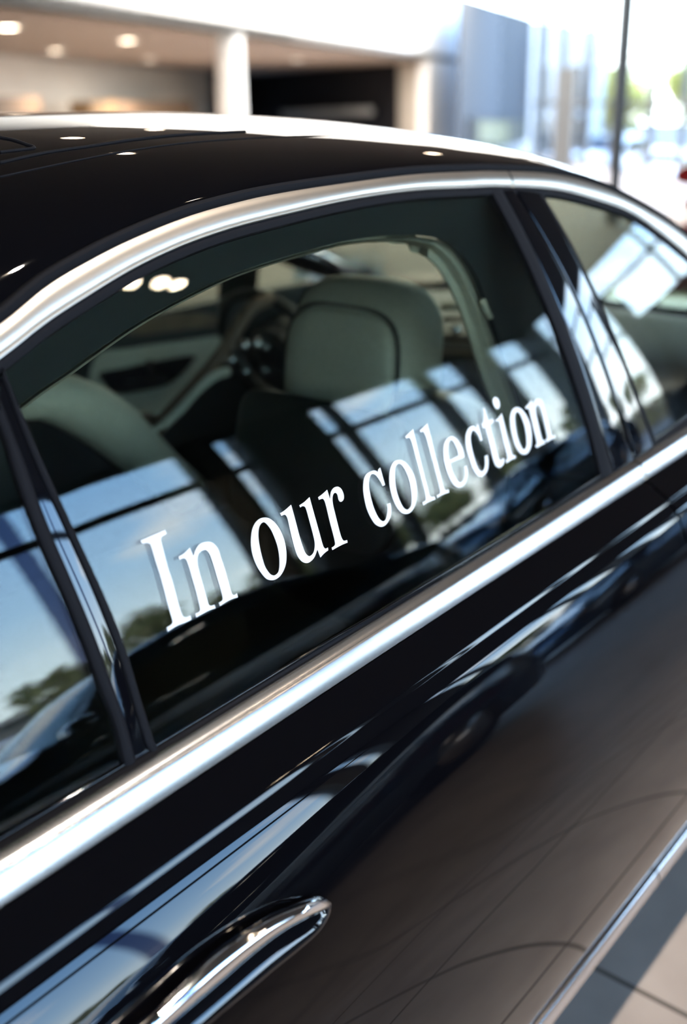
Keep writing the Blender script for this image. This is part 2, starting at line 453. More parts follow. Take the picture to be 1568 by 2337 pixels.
# pillar lines in plan of the window: (x at belt z=.935, x at arch)
PB = (on_glass(1384, 1086), on_glass(1140, 437))      # front edge of the rear door glass
PQ = (on_glass(345, 1735), on_glass(0, 846))          # rear edge of the rear door glass
PF = (on_glass(1485, 1020), on_glass(1236, 446))      # rear edge of the front door glass
P3 = (on_glass(290, 1745), on_glass(0, 985))          # front edge of the rear quarter glass
rear_win = pane('rear_door_window', PQ[0].x, PB[0].x, PQ[1].x, PB[1].x)
front_win = pane('front_door_window', PF[0].x, 2.75, PF[1].x, X1-.01)
quarter = pane('quarter_window', -.05, P3[0].x, X0+.01, max(P3[1].x, X0+.02), 12, 22)

# pillar strips on the surface: traced left/right edges, standing proud of the glass
def strip(name, left, right, off, mat, n=30, crown=.0, parent=None):
    Lc, Rc = px_curve(left, n), px_curve(right, n); rows = []
    prof = [(-.02, -.006), (0, off-.0010), (.035, off), (.06, off+crown*.1), (.27, off+crown*.7), (.5, off+crown), (.73, off+crown*.7), (.94, off+crown*.1), (.965, off), (1, off-.0010), (1.02, -.006)]
    for w_, o_ in prof:
        row = []
        for a, b_ in zip(Lc, Rc):
            q = a.lerp(b_, w_); p = on_glass(q.x, q.y); row.append(p+gnorm(p.x, p.z)*o_)
        rows.append(row)
    return grid(name, rows, mat, parent or car, True)
bl = [(1118, 437), (1180, 555), (1240, 690), (1290, 820), (1330, 940), (1352, 1020), (1370, 1092)]
bm_ = [(1143, 437), (1205, 555), (1262, 680), (1312, 810), (1350, 925), (1375, 1010), (1396, 1078)]
br_ = [(1168, 437), (1240, 555), (1310, 690), (1362, 815), (1400, 925), (1425, 1000), (1443, 1054)]
bf0 = [(1174, 437), (1246, 555), (1316, 690), (1368, 815), (1406, 925), (1431, 1000), (1450, 1050)]
bf1 = [(1226, 444), (1290, 555), (1352, 680), (1404, 800), (1445, 905), (1470, 970), (1488, 1022)]
bf2 = [(1234, 446), (1298, 555), (1360, 680), (1412, 800), (1453, 905), (1478, 970), (1496, 1018)]
strip('pillar_rubber', bl, bm_, .004, M['rubber'], crown=.002)
strip('pillar_cover', [(a+1, b_) for a, b_ in bm_], br_, .0045, M['gloss'], crown=.0003)
strip('pillar_gap', br_, bf0, -.004, M['matt'])
strip('pillar_cover', bf0, bf1, .0045, M['gloss'], crown=.0003)
strip('pillar_rubber', bf1, bf2, .0045, M['rubber'], crown=.001)
ql = [(-10, 960), (10, 1010), (24, 1060), (55, 1150), (88, 1235), (125, 1320), (160, 1400), (192, 1480), (225, 1570), (257, 1650), (282, 1752)]
qm = [(-4, 910), (30, 1000), (50, 1050), (82, 1140), (118, 1232), (152, 1310), (188, 1395), (218, 1470), (250, 1560), (280, 1640), (306, 1735)]
qr = [(0, 862), (52, 1000), (88, 1085), (125, 1165), (162, 1245), (205, 1340), (240, 1425), (268, 1500), (298, 1600), (328, 1700), (340, 1722)]
qs = [(2, 842), (68, 1000), (103, 1080), (138, 1155), (176, 1238), (219, 1330), (256, 1415), (284, 1490), (314, 1590), (346, 1690), (360, 1718)]
strip('quarter_rubber', ql, qm, .004, M['rubber'], crown=.003)
strip('quarter_cover', qm, qr, .003, M['gloss'], crown=.0002)
strip('quarter_rubber', qr, qs, .005, M['rubber'], crown=.002)

# ------------------------------------------------------------------ belt moulding and door skins
def bz(x): return .0100*(x-.35)
def sweep_x(name, prof, xa, xb, mat, n=60, parent=None, dz=bz):
    rows = [[Vector((xa+(xb-xa)*i/(n-1), y, z+dz(xa+(xb-xa)*i/(n-1)))) for i in range(n)] for y, z in prof]
    return grid(name, rows, mat, parent or car, True)
XD = 1.553                               # door gap
BELT = [(-.812, .952), (-.8315, .9592), (-.8335, .9608), (-.8360, .9611), (-.8390, .9604), (-.8430, .9590), (-.8462, .9577), (-.8470, .9569), (-.8478, .9570), (-.8487, .9566)]
_y0, _z0 = BELT[-1]
for i in range(12):
    t_ = R(36-20*(i/11)); _y0 -= math.sin(t_)*.0255/12; _z0 -= math.cos(t_)*.0255/12; BELT.append((_y0, _z0))
BELT += [(_y0+.0012, _z0-.0012), (_y0+.006, _z0-.002)]
sweep_x('belt_moulding', BELT, -.2, XD-.0025, M['satin'])
sweep_x('belt_moulding', BELT, XD+.0025, 2.9, M['satin'])
# rubber wiper between belt moulding and glass
def seal_z(x):
    K_ = [(-.2, .945), (.37, .9555), (.49, .9600), (.62, .9645), (.76, .9690), (1.17, .9725), (1.43, .9770), (2.9, .992)]
    for a, b_ in zip(K_, K_[1:]):
        if a[0] <= x <= b_[0]: return a[1]+(b_[1]-a[1])*(x-a[0])/(b_[0]-a[0])
    return K_[-1][1]
rows = []
for k_ in range(7):
    row = []; f_ = k_/6
    for i in range(90):
        x = -.1+2.95*i/89; z1 = seal_z(x); g0 = gy(x, z1)-.0012
        row.append(Vector((x, g0*(1-f_)+(-.8325)*f_, z1*(1-f_)+(.9575+bz(x))*f_+.0015*math.sin(f_*math.pi))))
    rows.append(row)
grid('belt_seal', rows, M['rubber'], car, True)
MB().tube([gp(-.1+2.95*i/89, seal_z(-.1+2.95*i/89)+.0008, .0022) for i in range(90)], .0016, 8).build('belt_seal_lip', M['gloss'], car, True)

# door profile from tilt angles (deg from vertical, + looks up) and lengths
def profile(y, z, segs):
    pts = [(y, z)]
    for t0_, t1_, ln, n_ in segs:
        for i in range(n_):
            t_ = R(t0_+(t1_-t0_)*(i+.5)/n_); y -= math.sin(t_)*ln/n_; z -= math.cos(t_)*ln/n_; pts.append((y, z))
    return pts
SEGS = [(56, 60, .044, 6), (60, 31, .0065, 8), (31, 27, .0032, 4), (27, 46, .0020, 3), (46, 38, .008, 4), (38, 27, .050, 12), (27, 20, .070, 12), (20, 19, .075, 8), (19, 9, .108, 12), (9, 0, .12, 12), (0, -10, .12, 12), (-10, -22, .055, 8), (-22, -12, .012, 4)]
SEGB = [(56, 60, .044, 6), (60, 31, .0065, 8), (31, 27, .0032, 4), (27, 46, .0020, 3), (46, 40, .014, 4), (40, 25, .016, 12), (25, 19, .080, 12), (19, 18.5, .105, 8), (18.5, 9, .098, 12), (9, 0, .12, 12), (0, -10, .12, 12), (-10, -22, .055, 8), (-22, -12, .012, 4)]
HEAD = [(-.850, .922), (-.857, .9295)]
PROF = HEAD + profile(-.8600, .9322, SEGS)
PROB = HEAD + profile(-.8600, .9322, SEGB)
def bzz(x, z): return bz(x)*max(0.0, min(1.0, (z-.35)/.45))
def prof_at(x):
    f_ = max(0.0, min(1.0, (x-.40)/.55)); f_ = f_*f_*(3-2*f_)
    out = []
    for (ya, za), (yb, zb) in zip(PROF, PROB):
        y, z = ya+(yb-ya)*f_, za+(zb-za)*f_; out.append((y, z+bzz(x, z)))
    return out
def skin(name, xa, xb, n):
    cols = [[Vector((x, y, z)) for y, z in prof_at(x)] for x in [xa+(xb-xa)*i/(n-1) for i in range(n)]]
    return grid(name, cols, M['paint'], car, True)
skin('rear_door_skin', -.2, XD-.003, 90)
skin('front_door_skin', XD+.003, 2.9, 40)
# dark shut line behind the gap
MB().prism([Vector((XD-.02, y+.012, z)) for y, z in PROF[2:]]+[Vector((XD-.02, PROF[-1][0]+.05, PROF[-1][1])), Vector((XD-.02, -.82, .93))], (.04, 0, 0)).build('door_shut_face', M['matt'], car)
YB, ZB = PROF[-1]
LZ = lambda x: -.002
# lower bright strip, rear and front piece, and the sill beneath
LOW = [(YB+.004, ZB+.003), (YB-.0015, ZB+.001), (YB-.0028, ZB-.001), (YB-.0045, ZB-.0042), (YB-.0062, ZB-.0076), (YB-.0074, ZB-.0106), (YB-.0080, ZB-.0135), (YB-.0080, ZB-.019), (YB-.0068, ZB-.0245), (YB-.003, ZB-.029), (YB+.008, ZB-.031)]
sweep_x('lower_door_moulding', LOW, -.2, XD-.135, M['satin_low'], dz=LZ)
sweep_x('lower_door_moulding', LOW, XD-.131, 2.9, M['satin_low'], dz=LZ)
SILL = [(YB+.008, ZB-.036), (YB+.012, ZB-.05), (YB+.02, ZB-.09), (YB+.06, ZB-.11), (YB+.25, ZB-.115)]
sweep_x('sill', SILL, -.2, 2.9, M['matt'], dz=LZ)

# ------------------------------------------------------------------ door handle
def body_y(x, z):
    P = prof_at(x)[1:]
    for a, b_ in zip(P, P[1:]):
        if b_[1] <= z <= a[1]: return a[0]+(b_[0]-a[0])*(a[1]-z)/(a[1]-b_[1])
    return P[-1][0] if z < P[-1][1] else P[0][0]
def on_body(px, py):
    d = ray(px, py); lo = .3; hi = None
    t_ = .3
    while t_ < 3:
        q = CAM+d*t_
        if q.y >= body_y(q.x, q.z): hi = t_; break
        lo = t_; t_ += .02
    for _ in range(30):
        m_ = (lo+hi)/2; q = CAM+d*m_
        if q.y >= body_y(q.x, q.z): hi = m_
        else: lo = m_
    return CAM+d*hi

# ------------------------------------------------------------------ lettering on the rear window
S_ = 1568/260.0
G = []
def glyph(ox, oy, *loops): G.append([[( ox+p[0]/S_, oy+p[1]/S_, len(p) > 2) for p in lp] for lp in loops])
glyph(300, 1180, [(120,325,1),(460,178,1),(480,235,1),(415,275),(405,330),(440,470),(500,700),(560,880),(630,1140),(690,1330),(720,1375),(760,1378),(805,1355,1),(820,1412,1),(740,1450),(640,1490),(560,1535),(497,1578,1),(483,1520,1),(545,1480),(562,1440),(545,1370),(490,1180),(400,840),(330,620),(265,400),(240,368),(200,358),(145,370,1)])
glyph(300, 1180, [(645,545,1),(720,500),(800,422,1),(848,540,1),(880,450),(940,370),(1040,340),(1120,360),(1190,440),(1230,560),(1290,740),(1340,920),(1375,1040),(1395,1070),(1420,1070),(1448,1052,1),(1460,1105,1),(1380,1130),(1300,1170),(1215,1225,1),(1200,1180,1),(1245,1150),(1252,1110),(1230,1020),(1180,850),(1130,680),(1080,530),(1040,470),(1000,455),(945,480),(910,540),(908,640),(930,750),(970,890),(1010,1030),(1045,1160),(1065,1210),(1095,1220),(1140,1208,1),(1155,1255,1),(1080,1280),(980,1330),(890,1380,1),(873,1330,1),(925,1305),(940,1270),(925,1190),(880,1010),(830,840),(790,700),(755,600),(730,572),(700,572),(655,590,1)])
glyph(550, 1090, [(135,840),(150,720),(190,630),(250,570),(325,550),(400,570),(480,640),(550,750),(600,890),(622,1050),(610,1200),(560,1320),(500,1385),(430,1412),(350,1395),(280,1320),(210,1210),(160,1080),(137,950)], [(238,720),(260,650),(305,615),(350,640),(410,720),(460,830),(500,950),(523,1080),(527,1200),(515,1290),(480,1335),(440,1347),(390,1320),(330,1230),(290,1110),(255,960),(236,830)])
glyph(550, 1090, [(535,492,1),(600,450),(686,375,1),(740,570),(800,800),(850,960),(885,1040),(930,1080),(975,1060),(1005,1000),(1012,900),(990,790),(940,600),(895,440),(870,400),(840,395),(812,412,1),(800,382,1),(870,335),(940,270,1),(1000,490),(1070,740),(1120,920),(1145,970),(1170,975),(1193,963,1),(1197,1000,1),(1140,1045),(1090,1100,1),(1047,990,1),(1010,1090),(960,1150),(900,1177),(830,1150),(770,1070),(725,940),(680,760),(640,580),(620,530),(595,512),(552,528,1)])
glyph(550, 1090, [(1058,272,1),(1120,225),(1182,168,1),(1222,300,1),(1235,200),(1270,145),(1325,125),(1375,155),(1405,220),(1412,280),(1395,320),(1365,333),(1340,305),(1325,240),(1300,210),(1270,225),(1255,280),(1262,370),(1290,490),(1330,650),(1370,800),(1400,860),(1425,868),(1457,860,1),(1463,895,1),(1400,920),(1330,955),(1255,998,1),(1245,965,1),(1285,935),(1290,890),(1265,780),(1215,590),(1165,380),(1140,310),(1115,292),(1070,307,1)])
glyph(810, 940, [(345,770,1),(410,1005,1),(380,1022,1),(340,950),(290,880),(240,855),(205,890),(188,980),(200,1100),(240,1270),(290,1400),(340,1480),(385,1505),(420,1480),(440,1400),(445,1330),(435,1270,1),(485,1252,1),(497,1330),(490,1430),(450,1520),(400,1570),(345,1582),(270,1540),(200,1430),(150,1300),(115,1120),(112,1000),(130,900),(175,840),(250,808),(290,815),(312,832,1),(322,790)])
glyph(810, 940, [(472,860),(490,760),(535,685),(605,660),(680,685),(750,760),(810,870),(845,1000),(852,1140),(830,1270),(780,1365),(715,1405),(640,1390),(570,1310),(515,1190),(480,1050),(470,950)], [(550,800),(565,745),(600,715),(640,735),(690,810),(735,920),(765,1060),(778,1200),(770,1290),(740,1335),(705,1345),(660,1310),(610,1210),(570,1080),(550,940)])
glyph(810, 940, [(688,342,1),(740,290),(797,238,1),(850,450),(910,700),(970,930),(1010,1090),(1030,1155),(1060,1170),(1095,1163,1),(1103,1205,1),(1020,1240),(938,1288,1),(925,1247,1),(960,1225),(970,1190),(950,1080),(890,850),(830,620),(780,430),(755,375),(735,360),(700,370,1)])
glyph(810, 940, [(888,255,1),(940,210),(993,156,1),(1050,370),(1110,620),(1170,850),(1210,1000),(1230,1060),(1255,1078),(1285,1068,1),(1293,1110,1),(1210,1140),(1132,1185,1),(1120,1150,1),(1160,1125),(1165,1085),(1145,990),(1090,780),(1030,560),(980,370),(950,300),(930,275),(900,285,1)])
glyph(810, 940, [(1212,560),(1220,450),(1260,370),(1325,335),(1395,365),(1455,450),(1490,540),(1503,628,1),(1318,705,1),(1335,790),(1370,880),(1410,950),(1450,970),(1485,940),(1505,870),(1500,805),(1498,752,1),(1535,738,1),(1552,830),(1540,930),(1500,1010),(1435,1045),(1370,1020),(1310,940),(1260,820),(1225,690)], [(1300,658,1),(1285,570),(1285,470),(1300,410),(1325,392),(1360,430),(1400,520),(1420,603,1)])
glyph(1030, 890, [(365,468,1),(385,540),(425,690,1),(395,707,1),(370,640),(330,580),(295,560),(270,600),(262,680),(280,800),(320,950),(365,1070),(410,1120),(445,1095),(462,1020),(455,910,1),(495,895,1),(508,980),(500,1090),(460,1165),(405,1197),(345,1170),(290,1080),(240,940),(200,790),(192,650),(215,560),(255,510),(300,495),(342,522,1),(346,485)])
glyph(1030, 890, [(430,250,1),(455,247,1),(480,330),(505,420,1),(570,395,1),(585,440,1),(530,485,1),(560,600),(600,760),(640,900),(665,960),(690,960),(705,938,1),(728,945,1),(720,1010),(690,1055),(650,1070),(605,1040),(570,950),(530,790),(490,630),(460,520,1),(430,532,1),(410,475,1),(435,430),(440,340)])
glyph(1030, 890, [(600,418,1),(645,385),(690,322,1),(730,480),(780,680),(820,830),(845,895),(875,897,1),(888,935,1),(820,965),(760,1007,1),(740,972,1),(765,950),(760,890),(720,740),(680,560),(650,440),(630,430),(615,440,1)])
glyph(1030, 890, [(567,150),(580,110),(605,98),(640,120),(662,175),(662,230),(640,263),(605,250),(575,200)])
glyph(1030, 890, [(805,400),(820,310),(855,255),(905,238),(970,270),(1040,370),(1085,490),(1103,640),(1095,770),(1060,855),(1005,890),(940,865),(880,770),(840,650),(812,520)], [(872,390),(882,325),(905,302),(940,330),(980,420),(1010,520),(1030,650),(1032,760),(1010,815),(985,815),(950,760),(910,650),(885,520)])
glyph(1030, 890, [(1015,240,1),(1060,190),(1100,140,1),(1118,195,1),(1150,140),(1190,122),(1240,145),(1275,220),(1310,370),(1350,520),(1380,620),(1400,630),(1420,618,1),(1428,660,1),(1370,685),(1312,722,1),(1290,690,1),(1315,665),(1310,610),(1275,460),(1235,300),(1210,230),(1185,210),(1160,240),(1165,330),(1200,490),(1235,640),(1255,688),(1285,695,1),(1290,735,1),(1230,765),(1175,797,1),(1148,770,1),(1172,745),(1165,680),(1130,540),(1090,370),(1065,270),(1045,255),(1025,262,1)])
def dense(lp):                     # Catmull-Rom between corner points
    n = len(lp); out = []
    for i in range(n):
        p1, p2 = lp[i], lp[(i+1) % n]; a, b_ = Vector(p1[:2]), Vector(p2[:2])
        z_ = lp[i-1] if not p1[2] else None; q = lp[(i+2) % n] if not p2[2] else None
        p0 = Vector(z_[:2]) if z_ else a*2-b_
        p3 = Vector(q[:2]) if q else b_*2-a
        for j in range(5):
            t_ = j/5; out.append(.5*((2*a)+(b_-p0)*t_+(2*p0-5*a+4*b_-p3)*t_*t_+(3*a-p0-3*b_+p3)*t_**3))
    return out
from mathutils.geometry import tessellate_polygon
NAMES = 'InourcollectiXon'
G2 = []
for ch, gl_ in zip(NAMES, G):
    if ch == 'X': G2[-1][1].append(gl_)          # the dot belongs to the letter i before it
    else: G2.append([ch, [gl_]])
for ch, parts_ in G2:
    tv, tf = [], []
    for gl_ in parts_:
        loops = [[Vector((p.x, p.y, 0)) for p in dense(lp)] for lp in gl_]
        tris = tessellate_polygon(loops); flat_ = [p for lp in loops for p in lp]; k_ = len(tv); n = len(flat_)
        tv += [on_glass(p.x, p.y, .0006) for p in flat_]+[on_glass(p.x, p.y, .0001) for p in flat_]
        tf += [tuple(k_+i for i in t_) for t_ in tris]
        s0 = 0
        for lp in loops:
            m_ = len(lp)
            tf += [(k_+s0+i, k_+s0+(i+1) % m_, k_+n+s0+(i+1) % m_, k_+n+s0+i) for i in range(m_)]; s0 += m_
    tag(local(obj('window_letter', tv, tf, M['vinyl'], rear_win)), 'white serif letter %s on the glass' % ('capital I' if ch == 'I' else ch))

# ------------------------------------------------------------------ handle (grip bar with bright cap, recess outline)
HC = [(752, 2062), (700, 2080), (640, 2122), (560, 2185), (460, 2262), (350, 2345), (230, 2438), (110, 2530)]
def bodypt(px, py, off=0.0, y=-.962):
    P = on_body(px, py); d = ray(px, py); return P-d*(off/abs(d.y))
HU = [(757, 2062), (735, 2046), (700, 2050), (640, 2078), (560, 2130), (480, 2196), (400, 2262), (310, 2337), (220, 2415), (120, 2500)]
HL = [(757, 2064), (748, 2074), (715, 2090), (650, 2124), (580, 2176), (500, 2245), (400, 2330), (300, 2415), (200, 2500), (100, 2585)]
CU = [(756, 2060), (736, 2048), (700, 2053), (645, 2074), (590, 2102), (490, 2170), (400, 2254), (320, 2330), (230, 2408), (130, 2496)]
HB = [(757, 2066), (752, 2092), (728, 2128), (690, 2163), (630, 2212), (560, 2270), (480, 2337), (400, 2405), (300, 2490), (200, 2570)]
def sheet(name, A, B, prof, mat, n=50, y=-.962):
    a, b_ = px_curve(A, n), px_curve(B, n); rows = []
    for w_, o_ in prof:
        row = []
        for i, (p, q) in enumerate(zip(a, b_)):
            r_ = p.lerp(q, w_); f_ = min(1, i/4.0)**.5; row.append(bodypt(r_.x, r_.y, o_*f_, y))
        rows.append(row)
    return grid(name, rows, mat, car, True)
hd = sheet('door_handle', HU, HB, [(0, -.012), (0, .001), (.10, .003), (.4, .006), (.7, .0095), (.93, .012), (.985, .0115), (1, .009), (1, -.012)], M['gloss'])
hc = sheet('handle_cap', CU, HL, [(0, .006), (.02, .010), (.15, .0135), (.35, .0165), (.6, .018), (.8, .0175), (.95, .0150), (1.0, .009)], M['chrome'])
hc.parent = hd; local(hc)
hc.name = 'grip_cap'

# ------------------------------------------------------------------ cabin seen through the glass
def poly_panel(name, pts, y, mat, th=.015, smooth_n=0, parent=None, dirv=None):
    P = [Vector((a, b_)) for a, b_ in pts]
    if smooth_n: P = crom(P, smooth_n, True)
    V = [at_y(p.x, p.y, y) for p in P]
    return MB().prism(V, dirv or (0, th, 0)).build(name, mat, parent or car)
# upper inner door frame, dark
inner = [(-60, 1010), (70, 905), (150, 850), (300, 745), (430, 672), (550, 618), (700, 572), (800, 548), (900, 537), (985, 541), (1040, 566), (1085, 625), (1115, 700), (1150, 800), (1185, 900), (1220, 1010)]
outer = [(-160, 900), (-10, 845), (100, 750), (240, 655), (380, 585), (500, 540), (640, 500), (760, 470), (880, 450), (1000, 438), (1100, 430), (1180, 440), (1240, 560), (1290, 690), (1340, 820), (1390, 960)]
a, b_ = px_curve(inner, 80), px_curve(outer, 80)
rows = [[at_y(p.x, p.y, -.625) for p in a], [at_y(p.lerp(q, .5).x, p.lerp(q, .5).y, -.632) for p, q in zip(a, b_)], [at_y(q.x, q.y, -.640) for q in b_]]
grid('inner_door_frame', rows, M['header'], car, True, .012, Vector((0, -1, 0)))
e1 = [(p[0], p[1]+3) for p in inner[:9]]+[(985, 545), (1036, 572), (1078, 632), (1108, 705), (1142, 800), (1178, 905), (1212, 1015)]
e2 = [(-55, 1022), (76, 916), (156, 860), (305, 754), (434, 681), (552, 627), (702, 581), (802, 557), (900, 553), (968, 566), (1012, 603), (1048, 668), (1078, 745), (1105, 835), (1140, 935), (1170, 1040)]
a, b_ = px_curve(e1, 80), px_curve(e2, 80)
rows = [[at_y(p.lerp(q, w_).x, p.lerp(q, w_).y, y_) for p, q in zip(a, b_)] for w_, y_ in ((-.05, -.585), (0, -.60), (.5, -.615), (1, -.60), (1.05, -.585))]
grid('pillar_lining', rows, M['leather'], car, True, .01, Vector((0, -1, 0)))
MB().tube([at_y(x_, y_, -.62) for x_, y_ in ((1100, 685), (1106, 700), (1114, 716), (1118, 724))], .006, 8).build('belt_guide', M['leather2'], car, True)

# front passenger headrest and seat
seat = None
hr = MB().ellipsoid((1.545, -.285, 1.078), (.085, .150, .148), 3.2, 44, 28, Matrix.Rotation(R(8), 3, 'Y') @ Matrix.Rotation(R(0), 3, 'Z')).build('headrest', M['leather'], car, True)
shell = MB().ellipsoid((1.470, -.283, 1.058), (.030, .128, .118), 3.6, 44, 24, Matrix.Rotation(R(8), 3, 'Y')).build('headrest_shell', M['leather'], car, True)
shell.parent = hr; local(shell)
sp_ = []
for i in range(41):
    a_ = math.pi*2*i/40; c_, s_ = math.cos(a_), math.sin(a_)
    sp_.append(Vector((1.470, -.283, 1.058))+Matrix.Rotation(R(8), 3, 'Y') @ Vector((-.004, math.copysign(abs(c_)**(2/3.6), c_)*.134, math.copysign(abs(s_)**(2/3.6), s_)*.124)))
sm = MB().tube(sp_, .0042, 8, cap=False).build('headrest_seam', M['seam'], car, True)
sm.parent = hr; local(sm)
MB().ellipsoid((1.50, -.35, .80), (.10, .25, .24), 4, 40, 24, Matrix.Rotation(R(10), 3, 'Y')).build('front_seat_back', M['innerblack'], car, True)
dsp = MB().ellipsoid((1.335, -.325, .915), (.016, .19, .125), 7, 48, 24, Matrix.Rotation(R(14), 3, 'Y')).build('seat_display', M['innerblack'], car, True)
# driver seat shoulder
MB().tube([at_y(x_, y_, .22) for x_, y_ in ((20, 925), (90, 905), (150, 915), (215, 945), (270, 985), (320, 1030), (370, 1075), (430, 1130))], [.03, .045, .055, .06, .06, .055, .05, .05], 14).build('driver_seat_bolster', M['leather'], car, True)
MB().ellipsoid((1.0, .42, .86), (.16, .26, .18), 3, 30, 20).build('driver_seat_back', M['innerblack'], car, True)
# far door
YD = .74
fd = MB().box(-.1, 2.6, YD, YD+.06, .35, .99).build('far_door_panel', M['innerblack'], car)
def far(name, pts, mat, y=YD-.005, sm_=5, th=.02):
    return poly_panel(name, pts, y, mat, th, sm_)
far('door_trim_upper', [(285, 745), (330, 722), (470, 715), (500, 738), (420, 752), (300, 765)], M['wood'])
far('door_trim_leather', [(205, 905), (222, 812), (300, 795), (420, 778), (520, 770), (480, 830), (430, 905), (360, 985), (310, 985), (250, 935)], M['leather'])
ins = far('door_switch_panel', [(236, 852), (300, 838), (435, 812), (436, 830), (392, 872), (345, 888), (268, 899), (248, 880)], M['gloss'], YD-.02)
far('interior_handle', [(330, 828), (348, 822), (352, 846), (384, 858), (380, 872), (350, 868), (336, 848)], M['chrome'], YD-.035, 4, .01)
far('interior_grille', [(290, 868), (345, 862), (346, 866), (291, 873)], M['chrome'], YD-.035, 2, .008)
# console, seat edge and stalks: curved strips
def strip3(name, pts, y, r_, mat): return MB().tube([at_y(p.x, p.y, y) for p in px_curve(pts, 24)], r_, 10).build(name, mat, car, True)
strip3('console_rail', [(355, 985), (400, 930), (450, 875), (500, 815), (530, 770), (570, 705), (620, 680)], .30, .017, M['brown'])
strip3('seat_edge_piping', [(372, 972), (410, 935), (450, 890), (490, 858), (520, 848)], .2, .011, M['leather2'])
strip3('seat_edge_piping', [(340, 990), (390, 955), (425, 918), (470, 872)], .2, .007, M['leather2'])
poly_panel('armrest', [(290, 950), (350, 945), (360, 960), (345, 985), (300, 980)], .35, M['wood'], .05, 4)
for px_, py_, r_ in ((556, 790, .012), (585, 785, .014), (607, 792, .009), (504, 816, .008), (527, 822, .010), (560, 848, .008), (605, 845, .007)):
    MB().ellipsoid(at_y(px_, py_, .34), (r_, r_, r_)).build('cluster_ring', M['chrome'], car, True)
wheel_c = Vector((1.98, .36, .92)); wr = []
Rm = Matrix.Rotation(R(-24), 3, 'Y')
for i in range(49):
    a_ = 2*math.pi*i/48; wr.append(wheel_c+Rm @ Vector((0, math.cos(a_)*.175, math.sin(a_)*.175)))
sw = MB().tube(wr, .016, 12, cap=False).build('steering_wheel', M['innerblack'], car, True)
hb = MB().ellipsoid(wheel_c, (.03, .075, .065), 2.6, 24, 16, Rm).build('wheel_hub', M['innerblack'], car, True)
hb.parent = sw; local(hb)
# dashboard with trim lines and vents
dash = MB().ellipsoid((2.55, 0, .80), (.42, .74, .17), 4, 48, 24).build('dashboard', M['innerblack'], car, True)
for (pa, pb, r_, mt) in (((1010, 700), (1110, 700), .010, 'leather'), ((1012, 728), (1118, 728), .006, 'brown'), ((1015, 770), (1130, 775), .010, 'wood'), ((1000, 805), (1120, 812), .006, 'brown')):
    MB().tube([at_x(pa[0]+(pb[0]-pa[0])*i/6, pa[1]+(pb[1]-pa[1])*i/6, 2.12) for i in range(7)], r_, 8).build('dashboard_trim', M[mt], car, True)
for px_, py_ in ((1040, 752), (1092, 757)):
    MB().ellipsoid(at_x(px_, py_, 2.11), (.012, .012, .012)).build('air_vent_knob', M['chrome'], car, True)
# guessed stand-in for an unidentified dark rounded shape behind the front window, lower corner
MB().ellipsoid(at_y(1568, 900, -.60)+Vector((.02, .06, 0)), (.15, .05, .085), 2.4, 32, 20).build('cabin_piece', M['innerblack'], car, True)
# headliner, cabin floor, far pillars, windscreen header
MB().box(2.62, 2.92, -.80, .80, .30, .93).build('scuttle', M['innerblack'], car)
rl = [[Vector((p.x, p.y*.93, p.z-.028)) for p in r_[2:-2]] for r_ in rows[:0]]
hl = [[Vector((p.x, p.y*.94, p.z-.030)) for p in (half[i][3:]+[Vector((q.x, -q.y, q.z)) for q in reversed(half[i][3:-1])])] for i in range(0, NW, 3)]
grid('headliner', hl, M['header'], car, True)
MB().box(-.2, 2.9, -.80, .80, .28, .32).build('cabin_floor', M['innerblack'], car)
for (x0_, x1_) in ((.10, .35), (1.42, 1.56), (2.28, 2.42)):
    MB().prism([Vector((x0_-.05, .80, .97)), Vector((x1_-.05, .80, .97)), Vector((x1_-.12, .64, 1.36)), Vector((x0_-.12, .64, 1.36))], (0, .03, 0)).build('far_pillar', M['innerblack'], car)
MB().tube([Vector((X0+(X1-X0)*i/30, .66, at_param(A_in, X0+(X1-X0)*i/30).z+.02)) for i in range(31)], .03, 10).build('far_roof_rail', M['innerblack'], car, True)
fw_ = [[Vector((x, -gy(x, z)-.002, z)) for x in [.36+2.2*j/24 for j in range(25)]] for z in [.96+(1.30-.96)*i/10 for i in range(11)]]
for r_ in fw_:
    for j, p in enumerate(r_):
        p.z = .96+(max(.98, min(top_z(min(p.x, X1-.03))-.01, 1.40))-.96)*(fw_.index(r_)/10); p.y = -gy(p.x, p.z)-.002
grid('far_side_window', fw_, M['carglass'], car, True, .004, Vector((0, 1, .3)))
FAR = [(-y, z) for y, z in PROF]
rows = [[Vector((-.2+3.1*i/30, y, z)) for i in range(31)] for y, z in FAR]
grid('far_body_side', rows, M['paint'], car, True)
MB().ellipsoid((.28, 0, .62), (.22, .72, .30), 4, 36, 20).build('rear_seat', M['innerblack'], car, True)
